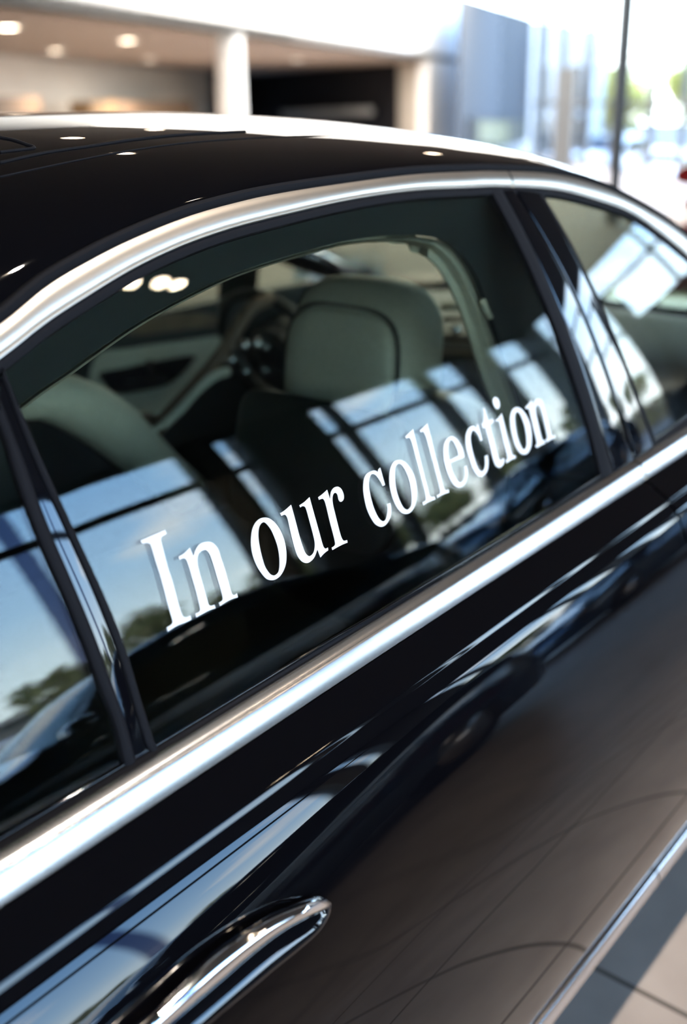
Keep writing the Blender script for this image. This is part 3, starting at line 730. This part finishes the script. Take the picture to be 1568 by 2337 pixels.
# nose and tail of the car, bonnet and boot with wheels, out of frame
def tail(name, sx_, zs_):
    secs = []
    for x, hz, hw in sx_:
        secs.append([Vector((x, -hw, .28)), Vector((x, -hw*1.0, .55)), Vector((x, -hw*.97, hz-.10)), Vector((x, -hw*.86, hz-.01)), Vector((x, -hw*.5, hz+.015)), Vector((x, 0, hz+.02)), Vector((x, hw*.5, hz+.015)), Vector((x, hw*.86, hz-.01)), Vector((x, hw*.97, hz-.10)), Vector((x, hw, .55)), Vector((x, hw, .28))])
    return grid(name, secs, M['paint'], car, True)
tail('bonnet', [(2.9, .95, .93), (3.3, .93, .95), (3.8, .86, .93), (4.1, .72, .85), (4.16, .5, .78)], 0)
tail('boot', [(-.2, 1.0, .95), (-.7, .98, .95), (-1.1, .93, .92), (-1.35, .80, .84), (-1.38, .55, .80)], 0)
def wheel(parent, c, r_, wdt, sy, loc):
    n = 32; mb = MB(); mb.tube([Vector((c[0], c[1], c[2])), Vector((c[0], c[1]+sy*wdt, c[2]))], r_, n)
    wv = mb.build('wheel', M['tyre'], parent, True)
    rim = MB(); rim.tube([Vector((c[0], c[1]+sy*(wdt-.01), c[2])), Vector((c[0], c[1]+sy*(wdt+.004), c[2]))], r_*.34, 16)
    for i in range(7):
        a_ = 2*math.pi*i/7; d_ = Vector((math.cos(a_), 0, math.sin(a_))); rim.tube([Vector(c)+Vector((0, sy*wdt, 0))+d_*r_*.2, Vector(c)+Vector((0, sy*wdt, 0))+d_*r_*.72], .025, 6)
    ro = local(obj('rim', rim.v, rim.f, M['alloy'], wv, True))
for x in (-.65, 3.3):
    for sy in (-1, 1): wheel(car, (x, sy*.72, .355), .355, .22, sy, car.location)

# ================================================================== OTHER CARS
def other_car(name, label, cat, loc, rz, paint, suv=False, group=None, fine=True, length=4.9, lift=0.0):
    root = empty(name, loc, label, cat, group)
    Lh = length/2; h = 1.66 if suv else 1.44
    # (x, top, shoulder, half width)
    if suv: st = [(-Lh, .62, .60, .70), (-Lh+.08, .95, .90, .84), (-Lh+.3, 1.02, .98, .90), (-Lh+.95, 1.10, 1.02, .93), (-Lh+1.25, 1.15, 1.02, .93), (-Lh+1.9, h-.05, 1.02, .94), (-Lh+2.5, h, 1.03, .94), (Lh-1.2, h-.02, 1.04, .94), (Lh-.5, h-.10, 1.04, .93), (Lh-.12, 1.15, 1.02, .90), (Lh, .95, .9, .84), (Lh+.01, .5, .5, .8)]
    else: st = [(-Lh, .50, .48, .66), (-Lh+.06, .68, .62, .78), (-Lh+.25, .78, .72, .86), (-Lh+.8, .87, .82, .92), (-Lh+1.35, .95, .88, .94), (-Lh+1.5, .98, .89, .94), (-Lh+2.15, h-.07, .91, .95), (-Lh+2.6, h-.01, .92, .95), (-Lh+3.0, h, .93, .95), (-Lh+3.4, h-.03, .94, .95), (-Lh+4.2, 1.08, .96, .93), (Lh-.3, 1.02, .95, .90), (Lh-.04, .97, .88, .82), (Lh, .6, .58, .78)]
    xs_ = [s_[0] for s_ in st]
    def interp(x):
        for a, b_ in zip(st, st[1:]):
            if a[0] <= x <= b_[0]:
                f_ = (x-a[0])/(b_[0]-a[0]); f_ = f_
                return [a[i]+(b_[i]-a[i])*f_ for i in (1, 2, 3)]
        return st[-1][1:]
    n = 60 if fine else 30; rings = []
    for i in range(n+1):
        x = -Lh+(2*Lh)*i/n; t0, t1, t2 = [sum(interp(min(Lh, max(-Lh, x+d)))[k_] for d in (-.1, -.05, 0, .05, .1))/5 for k_ in (0, 1, 2)]
        g_ = max(0, t0-t1-.04)
        nar = .28*min(1, g_/.4)
        side = [(.90*t2, .20), (t2*.99, .30), (t2, .5), (t2*.995, t1-.12), (t2*.97, t1-.03), (t2*.93, t1)]
        side += [((.93-nar*.35)*t2, t1+g_*.33), ((.93-nar*.62)*t2, t1+g_*.70), ((.90-nar*.82)*t2, t1+g_*.90+.01), ((.62-nar*.3)*t2, t0-.008), (.3*t2, t0), (0, t0+.004)]
        ring = [Vector((x, -a, b_)) for a, b_ in side]+[Vector((x, a, b_)) for a, b_ in reversed(side[:-1])]
        rings.append(ring)
    nc = len(rings[0]); V = [p for r_ in rings for p in r_]; fb, fg = [], []
    for i in range(n):
        xm = (rings[i][0].x+rings[i+1][0].x)/2; tm = interp(xm)
        for j in range(nc-1):
            q = (i*nc+j, i*nc+j+1, (i+1)*nc+j+1, (i+1)*nc+j); jj = min(j, nc-2-j)
            tall = tm[0]-tm[1]
            is_side = jj in (5, 6) and tall > .28
            slope = abs(interp(min(Lh, xm+.1))[0]-interp(max(-Lh, xm-.1))[0])/.2
            is_screen = jj >= 8 and tall > .12 and slope > .33 and -Lh+1.2 < xm < Lh-.2
            (fg if is_side or is_screen else fb).append(q)
    fb.append(tuple(range(nc))[::-1]); fb.append(tuple(n*nc+j for j in range(nc)))
    def sub(nm, fs, mt):
        used = sorted({i for f in fs for i in f}); mp_ = {a: b_ for b_, a in enumerate(used)}
        o = obj(nm, [V[i] for i in used], [tuple(mp_[i] for i in f) for f in fs], mt, root, True); return o
    sub('body', fb, paint); sub('window_glass', fg, M['darkglass'])
    for x in (-Lh+.85, Lh-1.0):
        for sy in (-1, 1):
            wv = MB().tube([Vector((x, sy*.70, .33)), Vector((x, sy*.93, .33))], .33, 24)
            o = obj('wheel', wv.v, wv.f, M['tyre'], root, True)
            rm_ = MB().tube([Vector((x, sy*.92, .33)), Vector((x, sy*.945, .33))], .21, 16); obj('rim', rm_.v, rm_.f, M['alloy'], o, True)
    for sy in (-1, 1):
        hl_ = MB().ellipsoid((-Lh+.16, sy*.62, .66), (.16, .16, .06), 2.4, 16, 10); obj('headlight', hl_.v, hl_.f, M['alloy'], root, True)
        mr = MB().ellipsoid((-Lh+1.62, sy*1.02, 1.0), (.09, .11, .07), 2.5, 16, 10); obj('door_mirror', mr.v, mr.f, paint, root, True)
    root.rotation_euler.z = rz
    return root
other_car('car', 'dark blue saloon mirrored in the rear door window', 'car', (2.65, -5.05, 0), 0, M['navy'])
other_car('car', 'dark blue saloon mirrored at the front end of the rear door window', 'car', (10.9, -7.1, 0), 0, M['navy'])
other_car('car', 'white off-road car mirrored small in the rear quarter window', 'car', (3.4, -14.5, -.06), R(12), M['whitepaint'], suv=True)
other_car('car', 'red car just showing at the right edge behind the windscreen pillar', 'car', (8.42, .49, 0), 0, M['redpaint'])
wc = [((29.2, 13.9), R(12), 'white car outside, left of the dark upright post', False), ((31.5, 11.9), R(8), 'white car outside nearest the right edge of the picture', False),
      ((37.0, 16.2), R(8), 'white off-road car outside, farther off by the foot of the dark upright post', True)]
for (x, y), rz, lb, s_ in wc:
    other_car('car', lb, 'car', (x, y, -1.4), rz, M['whitepaint'], suv=s_, fine=False)

# ================================================================== SHOWROOM SHELL
def struct(name, mb, mat): o = mb.build(name, mat); o['kind'] = 'structure'; return o
struct('floor', MB().prism([Vector((-8, -9.1, -.1)), Vector((16.6, -9.1, -.1)), Vector((16.6, -3.3, -.1)), Vector((17.2, 3.0, -.1)), Vector((26.5, 13.6, -.1)), Vector((30, 18.2, -.1)), Vector((30, 34, -.1)), Vector((-8, 34, -.1))], (0, 0, .1)), M['tiles'])
CZ = 5.1
struct('ceiling', MB().box(-8.2, 16.7, -9.2, 3.0, CZ, CZ+.3).prism([Vector((-8.2, 3.0, CZ)), Vector((17.4, 3.0, CZ)), Vector((26.7, 13.6, CZ)), Vector((30.3, 18.2, CZ)), Vector((30.3, 20, CZ)), Vector((-8.2, 20, CZ))], (0, 0, .3)), M['ceiling'])
struct('wall_rear', MB().box(-8.3, -8.0, -9.2, 34, -.1, CZ+.1), M['white'])
# facade on the camera's side, y = -9
FY0, FY1 = -9.12, -9.0
FR = MB()
for a, b_ in ((6.88, 7.08), (9.80, 10.05), (12.2, 12.68)): FR.box(a, b_, FY0, FY1, 0, CZ)
for a in (-6.0, -2.9, .2, 2.0): FR.box(a-.05, a+.05, FY0, FY1, 0, CZ)
FR.box(-8, 7.1, FY0, FY1, 4.16, 4.29); FR.box(9.4, 16.5, FY0, FY1, 4.14, 4.27); FR.box(7.3, 7.9, FY0, FY1, 4.16, 4.27)
FR.box(-8, 16.5, FY0, FY1, 0, .12); FR.box(-8, 16.5, FY0, FY1, 4.98, CZ)
struct('window_1', FR, M['frame'])
struct('trim_1', MB().box(7.08, 7.45, -9.2, -8.9, 0, CZ), M['black'])
struct('trim_2', MB().box(6.90, 7.30, -8.93, -8.88, 0, 4.15), M['tan'])
struct('wall_facade', MB().box(7.83, 9.38, -9.2, -8.9, 0, CZ), M['black'])
struct('trim_3', MB().box(13.7, 14.85, -9.2, -8.9, 0, CZ), M['black'])
def pane_box(mat, name, *b6): return struct(name, MB().box(*b6), mat)
PG = MB()
for a, b_ in ((-8, 4.20), (4.45, 6.88), (7.45, 7.83), (9.38, 9.80), (10.05, 12.2), (12.68, 13.7), (14.85, 16.4)):
    PG.box(a, b_, -9.07, -9.055, .12, 4.98)
struct('window_2', PG, M['winglass'])
struct('window_3', MB().box(4.20, 4.45, -9.07, -9.055, .12, 4.98), M['winglass2'])
# end wall x = 16.5, from the facade corner to y = -3.4
ER = MB(); CE = 5.1
ER.box(16.45, 16.6, -9.2, -8.5, 0, CZ); ER.box(16.5, 16.62, -8.5, -3.4, 4.26, 4.36); ER.box(16.5, 16.62, -5.0, -4.88, 3.2, CZ)
ER.box(16.5, 16.62, -8.5, -3.4, 5.02, CZ); ER.box(16.5, 16.62, -8.5, -6.4, 3.1, 3.2)
struct('window_4', ER, M['frame'])
struct('trim_4', MB().box(16.42, 16.62, -6.85, -6.35, 0, 4.3), M['frame'])
struct('wall_end', MB().box(16.5, 16.7, -6.35, -3.4, 0, 3.22), M['grey'])
EG = MB(); EG.box(16.54, 16.555, -8.5, -3.4, 3.22, 5.02); EG.box(16.54, 16.555, -8.5, -6.85, 0, 3.1)
struct('window_5', EG, M['winglass'])
struct('wall_step', MB().wall((16.55, -3.4), (17.2, 3.0), 0, CZ, .2, -1), M['white'])
# fascia over the alcove
ZS = 2.6
Pa, Pb = at_z(0, 5, ZS), at_z(978, 135, ZS); dF = (Pb-Pa).normalized()
def onF(t_): q = Pa+dF*t_; return (q.x, q.y)
tL = -(Pa.x+8)/dF.x
tB = (Pb-Pa).length
pE = at_v(1050, 200, (Pa.x, Pa.y), (Pb.x, Pb.y)); tE = (pE-Pa).length
F = MB().wall(onF(tL), onF(tE), ZS, CZ, .3, 1); F.wall(onF(tB), onF(tE), 0, ZS, .3, 1)
struct('wall_fascia', F, M['white'])
cA, cB = at_z(488, 75, ZS), at_z(552, 84, ZS)
cc = (cA+cB)/2; cr_ = .0125*(Vector((cc.x, cc.y, 0))-Vector((CAM.x, CAM.y, 0))).length
struct('trim_5', MB().tube([Vector((cc.x, cc.y, 0)), Vector((cc.x, cc.y, ZS+.02))], cr_, 28), M['white'])
q0, q1, q2 = at_z(0, 125, ZS), at_z(475, 165, ZS), at_z(562, 172, ZS)
q3, q4 = at_z(909, 145, ZS), at_z(978, 137, ZS)
dW = (q1-q0).normalized(); qa = q0-dW*24; qb = q1
struct('wall_alcove', MB().wall((qa.x, qa.y), (qb.x, qb.y), 0, ZS, .2, 1), M['beige'])
struct('wall_media', MB().wall((q2.x, q2.y), (q3.x, q3.y), 0, ZS, .2, 1).wall((qb.x, qb.y), (q2.x, q2.y), 0, ZS, .2, 1), M['black'])
struct('wall_jamb', MB().wall((q3.x, q3.y), (q4.x, q4.y), 0, ZS, .2, 1), M['beige'])
cp = [onF(tL), onF(tE), (q4.x, q4.y), (q3.x+.3, q3.y), (q2.x, q2.y), (qb.x, qb.y), (qa.x, qa.y)]
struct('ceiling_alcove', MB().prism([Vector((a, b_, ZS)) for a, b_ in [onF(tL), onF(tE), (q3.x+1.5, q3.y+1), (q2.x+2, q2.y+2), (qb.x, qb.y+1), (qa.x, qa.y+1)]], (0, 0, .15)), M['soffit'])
dl = [((18, 62), 'recessed downlight at the far left corner of the taupe soffit'), ((127, 115), 'recessed downlight in the taupe soffit, lower one at left'),
      ((291, 92), 'recessed downlight in the soffit, brightest one left of the white column'), ((341, 135), 'recessed downlight in the soffit, lower one next to the white column'),
      ((678, 136), 'recessed downlight right of the white column, above the black wall')]
def downlight(p, z, r_, lb, mt, group):
    root = empty('downlight', (p.x, p.y, z), lb, 'ceiling light', group)
    n = 24; v = [Vector((math.cos(2*math.pi*i/n)*r_, math.sin(2*math.pi*i/n)*r_, -.012)) for i in range(n)]
    obj('lamp_disc', v+[Vector((p_.x, p_.y, -.002)) for p_ in v], [tuple(range(n))[::-1]]+[tuple(range(n, 2*n))]+[(i, (i+1) % n, n+(i+1) % n, n+i) for i in range(n)], mt, root)
    rg = MB().tube([Vector((math.cos(2*math.pi*i/n)*r_*1.12, math.sin(2*math.pi*i/n)*r_*1.12, -.01)) for i in range(n+1)], r_*.1, 6, cap=False)
    obj('bezel', rg.v, rg.f, M['framelight'], root, True)
    return root
for (px_, py_), lb in dl:
    q = at_z(px_, py_, ZS-.01); downlight(q, ZS, .16, lb, M['lamp'], 'downlights in the alcove soffit')
    sl = bpy.data.lights.new('soffit_beam', 'SPOT'); sl.energy = 420; sl.spot_size = R(150); sl.spot_blend = .8; sl.shadow_soft_size = .12; sl.color = (1, .88, .76)
    so = bpy.data.objects.new('soffit_beam', sl); C.objects.link(so); so.location = (q.x, q.y, ZS-.06)
for x, y, lb in ((4.39, -4.35, 'ceiling spotlight mirrored brightest at the top left of the rear window'), (4.70, -4.40, 'ceiling spotlight mirrored as the middle one of three in the rear window'), (4.90, -4.47, 'ceiling spotlight mirrored as the rightmost of three in the rear window'),
                 (6.4, 6.4, 'ceiling spotlight mirrored on the dark rectangle at the left of the roof'), (9.0, 8.2, 'ceiling spotlight mirrored on the dark rectangle of the roof, the right one'), (5.1, 3.8, 'ceiling spotlight mirrored as a streak on the roof edge at left'),
                 (14.3, 8.4, 'ceiling spotlight mirrored high on the middle of the roof'), (9.7, 3.5, 'ceiling spotlight mirrored on the roof just above the door joint')):
    downlight(Vector((x, y, CZ)), CZ, .075, lb, M['lamp2'], 'spotlights in the main ceiling')
for i, x in enumerate((-1.6, .2, 2.0, 3.8)):
    downlight(Vector((x, -1.55, CZ)), CZ, .06, ('ceiling spotlight over the boot of the black car', 'ceiling spotlight over the rear seats of the black car', 'ceiling spotlight over the front seats of the black car', 'ceiling spotlight over the bonnet of the black car')[i], M['lamp2'], 'spotlights in the main ceiling')
    sl = bpy.data.lights.new('spot_beam', 'SPOT'); sl.energy = 240; sl.spot_size = R(62); sl.spot_blend = .6; sl.shadow_soft_size = .05; sl.color = (1, .92, .82)
    so = bpy.data.objects.new('spot_beam', sl); C.objects.link(so); so.location = (x, -1.55, CZ-.05)
# grey tower panel with a picture, in front of the fascia's end
o2 = Vector((-dF.y, dF.x, 0))*-1.2
T0, T1 = (Pa.x+o2.x, Pa.y+o2.y), (Pb.x+o2.x, Pb.y+o2.y)
tA, tBp = at_v(1052, -8, T0, T1), at_v(1216, 42, T0, T1)
tw = MB().prism([Vector((tA.x, tA.y, 0)), Vector((tBp.x, tBp.y, 0)), tBp, tA], Vector((-dF.y, dF.x, 0))*.06).build('display_tower', M['grey'])
tag(tw, 'tall slate grey tower panel standing right of the white wall', 'panel')
pc = [at_v(a, b_, T0, T1)-Vector((-dF.y, dF.x, 0))*.03 for a, b_ in ((1066, 268), (1168, 272), (1166, 330), (1064, 326))]
pr = empty('wall_screen', (pc[0]+pc[2])/2, 'small dark screen low on the slate grey tower', 'screen')
MB().prism(pc, Vector((-dF.y, dF.x, 0))*-.08).build('screen_frame', M['black'], pr)
pi_ = [at_v(a, b_, T0, T1)-Vector((-dF.y, dF.x, 0))*.13 for a, b_ in ((1082, 276), (1150, 279), (1149, 330), (1081, 326))]
MB().prism(pi_, Vector((-dF.y, dF.x, 0))*-.01).build('screen_face', principled('olive_screen', (.16, .15, .08), .4), pr)
# low furniture in the alcove
def vbox(px0, px1, pyt, p0, p1, z0, th):
    a, b_ = at_v(px0, pyt, p0, p1), at_v(px1, pyt, p0, p1)
    d = Vector((b_.x-a.x, b_.y-a.y, 0)).normalized(); n = Vector((-d.y, d.x, 0))*th
    return MB().prism([Vector((a.x, a.y, z0)), Vector((b_.x, b_.y, z0)), b_, a], n)
K0, K1 = (q0.x+.6, q0.y-1.1), (q1.x+.6, q1.y-1.1)
tag(vbox(-60, 92, 222, K0, K1, 0, .5).build('sideboard', M['brown']), 'dark brown sideboard at the far left against the beige wall', 'cabinet')
tag(vbox(205, 262, 230, K0, K1, 0, .5).build('display_cube', M['orange']), 'orange display block between the brown sideboards', 'display block')
tag(vbox(266, 440, 232, K0, K1, 0, .5).build('sideboard', M['brown']), 'dark brown sideboard left of the white column', 'cabinet')
cw = MB().prism([at_v(640, 252, (q2.x-.4, q2.y-.6), (q3.x-.6, q3.y-.2)), at_v(645, 272, (q2.x-.4, q2.y-.6), (q3.x-.6, q3.y-.2)), at_v(850, 262, (q2.x-.4, q2.y-.6), (q3.x-.6, q3.y-.2)), at_v(845, 244, (q2.x-.4, q2.y-.6), (q3.x-.6, q3.y-.2))], (.3, .1, 0)).build('wall_shelf', M['framelight'])
tag(cw, 'pale grey low shelf in front of the black wall', 'shelf')
# far glazing on the right, x = 30, and the dark upright post
GA, GB = (17.2, 3.0), (26.5, 13.6)
gd = Vector((GB[0]-GA[0], GB[1]-GA[1], 0)).normalized(); gn_ = Vector((gd.y, -gd.x, 0))
fg_ = MB()
def gbar(c, w_, z0, z1, d_=.12): a = c-gd*w_; b_ = c+gd*w_; fg_.prism([Vector((a.x, a.y, z0)), Vector((b_.x, b_.y, z0)), Vector((b_.x, b_.y, z1)), Vector((a.x, a.y, z1))], gn_*d_)
for p_, w_ in ((1222, .07), (1276, .12), (1338, .10), (1400, .05), (1486, .07), (1560, .05)): gbar(at_v(p_, 200, GA, GB), w_, -.1, CZ)
zt_ = at_v(1400, 236, GA, GB).z; gm = Vector(((GA[0]+GB[0])/2, (GA[1]+GB[1])/2, 0))
gbar(gm, 7.0, zt_-.04, zt_+.04, .08); gbar(gm, 7.0, -.1, .05); gbar(gm, 7.0, CZ-.12, CZ)
gbar(gm+gd*6.2, .05, 0, CZ); gbar(gm-gd*6.6, .05, 0, CZ)
struct('window_6', fg_, M['greyframe'])
struct('window_7', MB().wall(GA, (28.4, 15.8), 0, CZ, .015, -1), M['winglass'])
pp = at_x(1420, 200, 13.0)
tag(MB().tube([Vector((pp.x, pp.y, 0)), Vector((pp.x, pp.y, CZ))], .085, 20).build('steel_post', M['frame']), 'dark anthracite post rising from behind the car at right', 'post')
pw = at_x(1282, 250, 20.5)
tag(MB().box(pw.x, pw.x+.1, pw.y-.27, pw.y+.17, 0, at_x(1282, 155, 20.5).z).build('glass_door_frame', M['greyframe']), 'narrow grey door leaf between the slate tower and the light glazing bar', 'door')
# white plinth seen through the cabin
ctr = at_z(795, 610, .62)
pl = MB().box(-.30, .30, -.42, .42, 0, .50)
plo = obj('display_plinth', pl.v, pl.f, M['white']); plo.location = (5.75, 3.25, 0); plo.rotation_euler.z = R(129)
tag(plo, 'white display plinth seen through the cabin above the headrest', 'plinth')

# ================================================================== OUTSIDE
struct('ground', MB().box(-40, 90, -60, -9.2, -.2, -.08).box(16.72, 90, -9.2, -3.42, -.2, -.08), M['asphalt'])
struct('ground_east', MB().box(17.0, 120, -3.2, 80, -1.6, -1.4), M['groundeast'])
def tree(name, lb, x, y, z0, h, w_, mat, n=900, seed=0, group=None):
    rnd = random.Random(seed); root = empty(name, (x, y, z0), lb, 'tree', group)
    tk = MB().tube([Vector((0, 0, 0)), Vector((.05, .02, h*.3)), Vector((-.04, .05, h*.62))], [.16, .12, .06], 8)
    for i in range(5):
        a_ = 2*math.pi*i/5+rnd.random(); tk.tube([Vector((0, 0, h*(.32+.05*i))), Vector((math.cos(a_)*w_*.5, math.sin(a_)*w_*.5, h*(.6+.05*i)))], [.06, .02], 6)
    obj('trunk', tk.v, tk.f, M['bark'], root, True)
    v, f = [], []
    cl = [(Vector((rnd.uniform(-.6, .6)*w_, rnd.uniform(-.6, .6)*w_, h*rnd.uniform(.42, .84))), rnd.uniform(.28, .5)*w_) for _ in range(13)]
    for i in range(n):
        c_, r_ = cl[i % 13]; d = Vector((rnd.gauss(0, 1), rnd.gauss(0, 1), rnd.gauss(0, .8))).normalized()*r_*rnd.uniform(.45, 1)
        p = c_+d; s_ = rnd.uniform(.10, .2)*(.6+h*.06); a = Vector((rnd.gauss(0, 1), rnd.gauss(0, 1), rnd.gauss(0, 1))).normalized(); b_ = a.orthogonal().normalized()
        k_ = len(v); v += [p-a*s_, p+b_*s_*.6, p+a*s_, p-b_*s_*.6]; f.append((k_, k_+1, k_+2, k_+3))
    obj('crown', v, f, mat, root); return root
sp = [(9.6, -33), (12.6, -29.5), (17.0, -31), (22.0, -30), (27.0, -32), (32.0, -30), (37.5, -32), (43, -30), (49, -32), (55, -30), (61, -32), (67, -30), (26, -38), (34, -38), (46, -38), (58, -38)]
for i, (x, y) in enumerate(sp):
    hh = 4.9+1.1*((i*7) % 5)/4-(.9 if 4 < i < 9 else 0)+(.8 if 8 < i < 12 else 0)-(1.0 if i == 0 else 0)
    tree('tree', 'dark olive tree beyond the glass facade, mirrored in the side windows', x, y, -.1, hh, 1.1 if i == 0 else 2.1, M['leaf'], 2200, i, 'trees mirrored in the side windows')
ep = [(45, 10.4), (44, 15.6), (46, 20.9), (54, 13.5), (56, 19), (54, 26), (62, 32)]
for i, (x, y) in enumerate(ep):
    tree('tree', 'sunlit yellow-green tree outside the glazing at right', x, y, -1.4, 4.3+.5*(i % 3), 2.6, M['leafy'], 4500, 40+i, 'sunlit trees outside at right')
hv, hf = [], []
rnd = random.Random(3)
for i in range(5200):
    p = Vector((rnd.uniform(14.0, 40), rnd.uniform(-12.6, -11.4), rnd.uniform(0, 1.15))); s_ = rnd.uniform(.05, .1)
    a = Vector((rnd.gauss(0, 1), rnd.gauss(0, 1), rnd.gauss(0, 1))).normalized(); b_ = a.orthogonal().normalized(); k_ = len(hv)
    hv += [p-a*s_, p+b_*s_*.7, p+a*s_, p-b_*s_*.7]; hf.append((k_, k_+1, k_+2, k_+3))
hg = empty('hedge_blocker', (27, -12, -.1), 'long leafy block added outside the glass facade to darken the mirror image by the front pillar', 'hedge_blocker')  # leafy block added to keep bright ground out of the mirrored view
local(obj('foliage', hv, hf, M['leaf'], hg)); MB().box(14.1, 39.9, -12.4, -11.6, -.09, 1.0).build('core', M['bark'], hg)
be = empty('building', (40, 21.5, -1.4), 'pale clad building wing outside, right of the slate tower', 'building')
b0, b1 = (26.9, 16.6), (34, 17.0)
c0, c1 = at_x(1205, 46, 40.0), at_x(1343, 66, 38.0)
MB().prism([Vector((c0.x, c0.y, -1.4)), Vector((c1.x, c1.y, -1.4)), c1, c0], (2.0, .2, 0)).build('wall', M['panel'], be)
for pa, pb, ya, yb in ((1228, 1256, 150, 250), (1300, 1330, 150, 250), (1228, 1256, 268, 400), (1300, 1330, 268, 400)):
    def onb(px_, py_): return at_v(px_, py_, (c0.x, c0.y), (c1.x, c1.y))
    q_ = [onb(pa, ya), onb(pb, ya), onb(pb, yb), onb(pa, yb)]
    wn = MB().prism([p-Vector((.05, .04, 0)) for p in q_], (.03, .02, 0)).build('window', M['darkglass'], be)
bd = empty('building', (14.5, -42, -.1), 'low beige building beyond the car park, mirrored in the rear quarter window', 'building')
bw = MB().box(-9, 9, -5, 5, 0, 3.5); obj('wall', bw.v, bw.f, M['concrete'], bd)
bw = MB().box(-9.3, 9.3, -5.3, 5.3, 3.5, 3.8); obj('roof', bw.v, bw.f, M['beige'], bd)
for i in range(5):
    bw = MB().box(-7.5+3.4*i, -5.7+3.4*i, 4.98, 5.06, 1.1, 2.7); obj('window', bw.v, bw.f, M['darkglass'], bd)
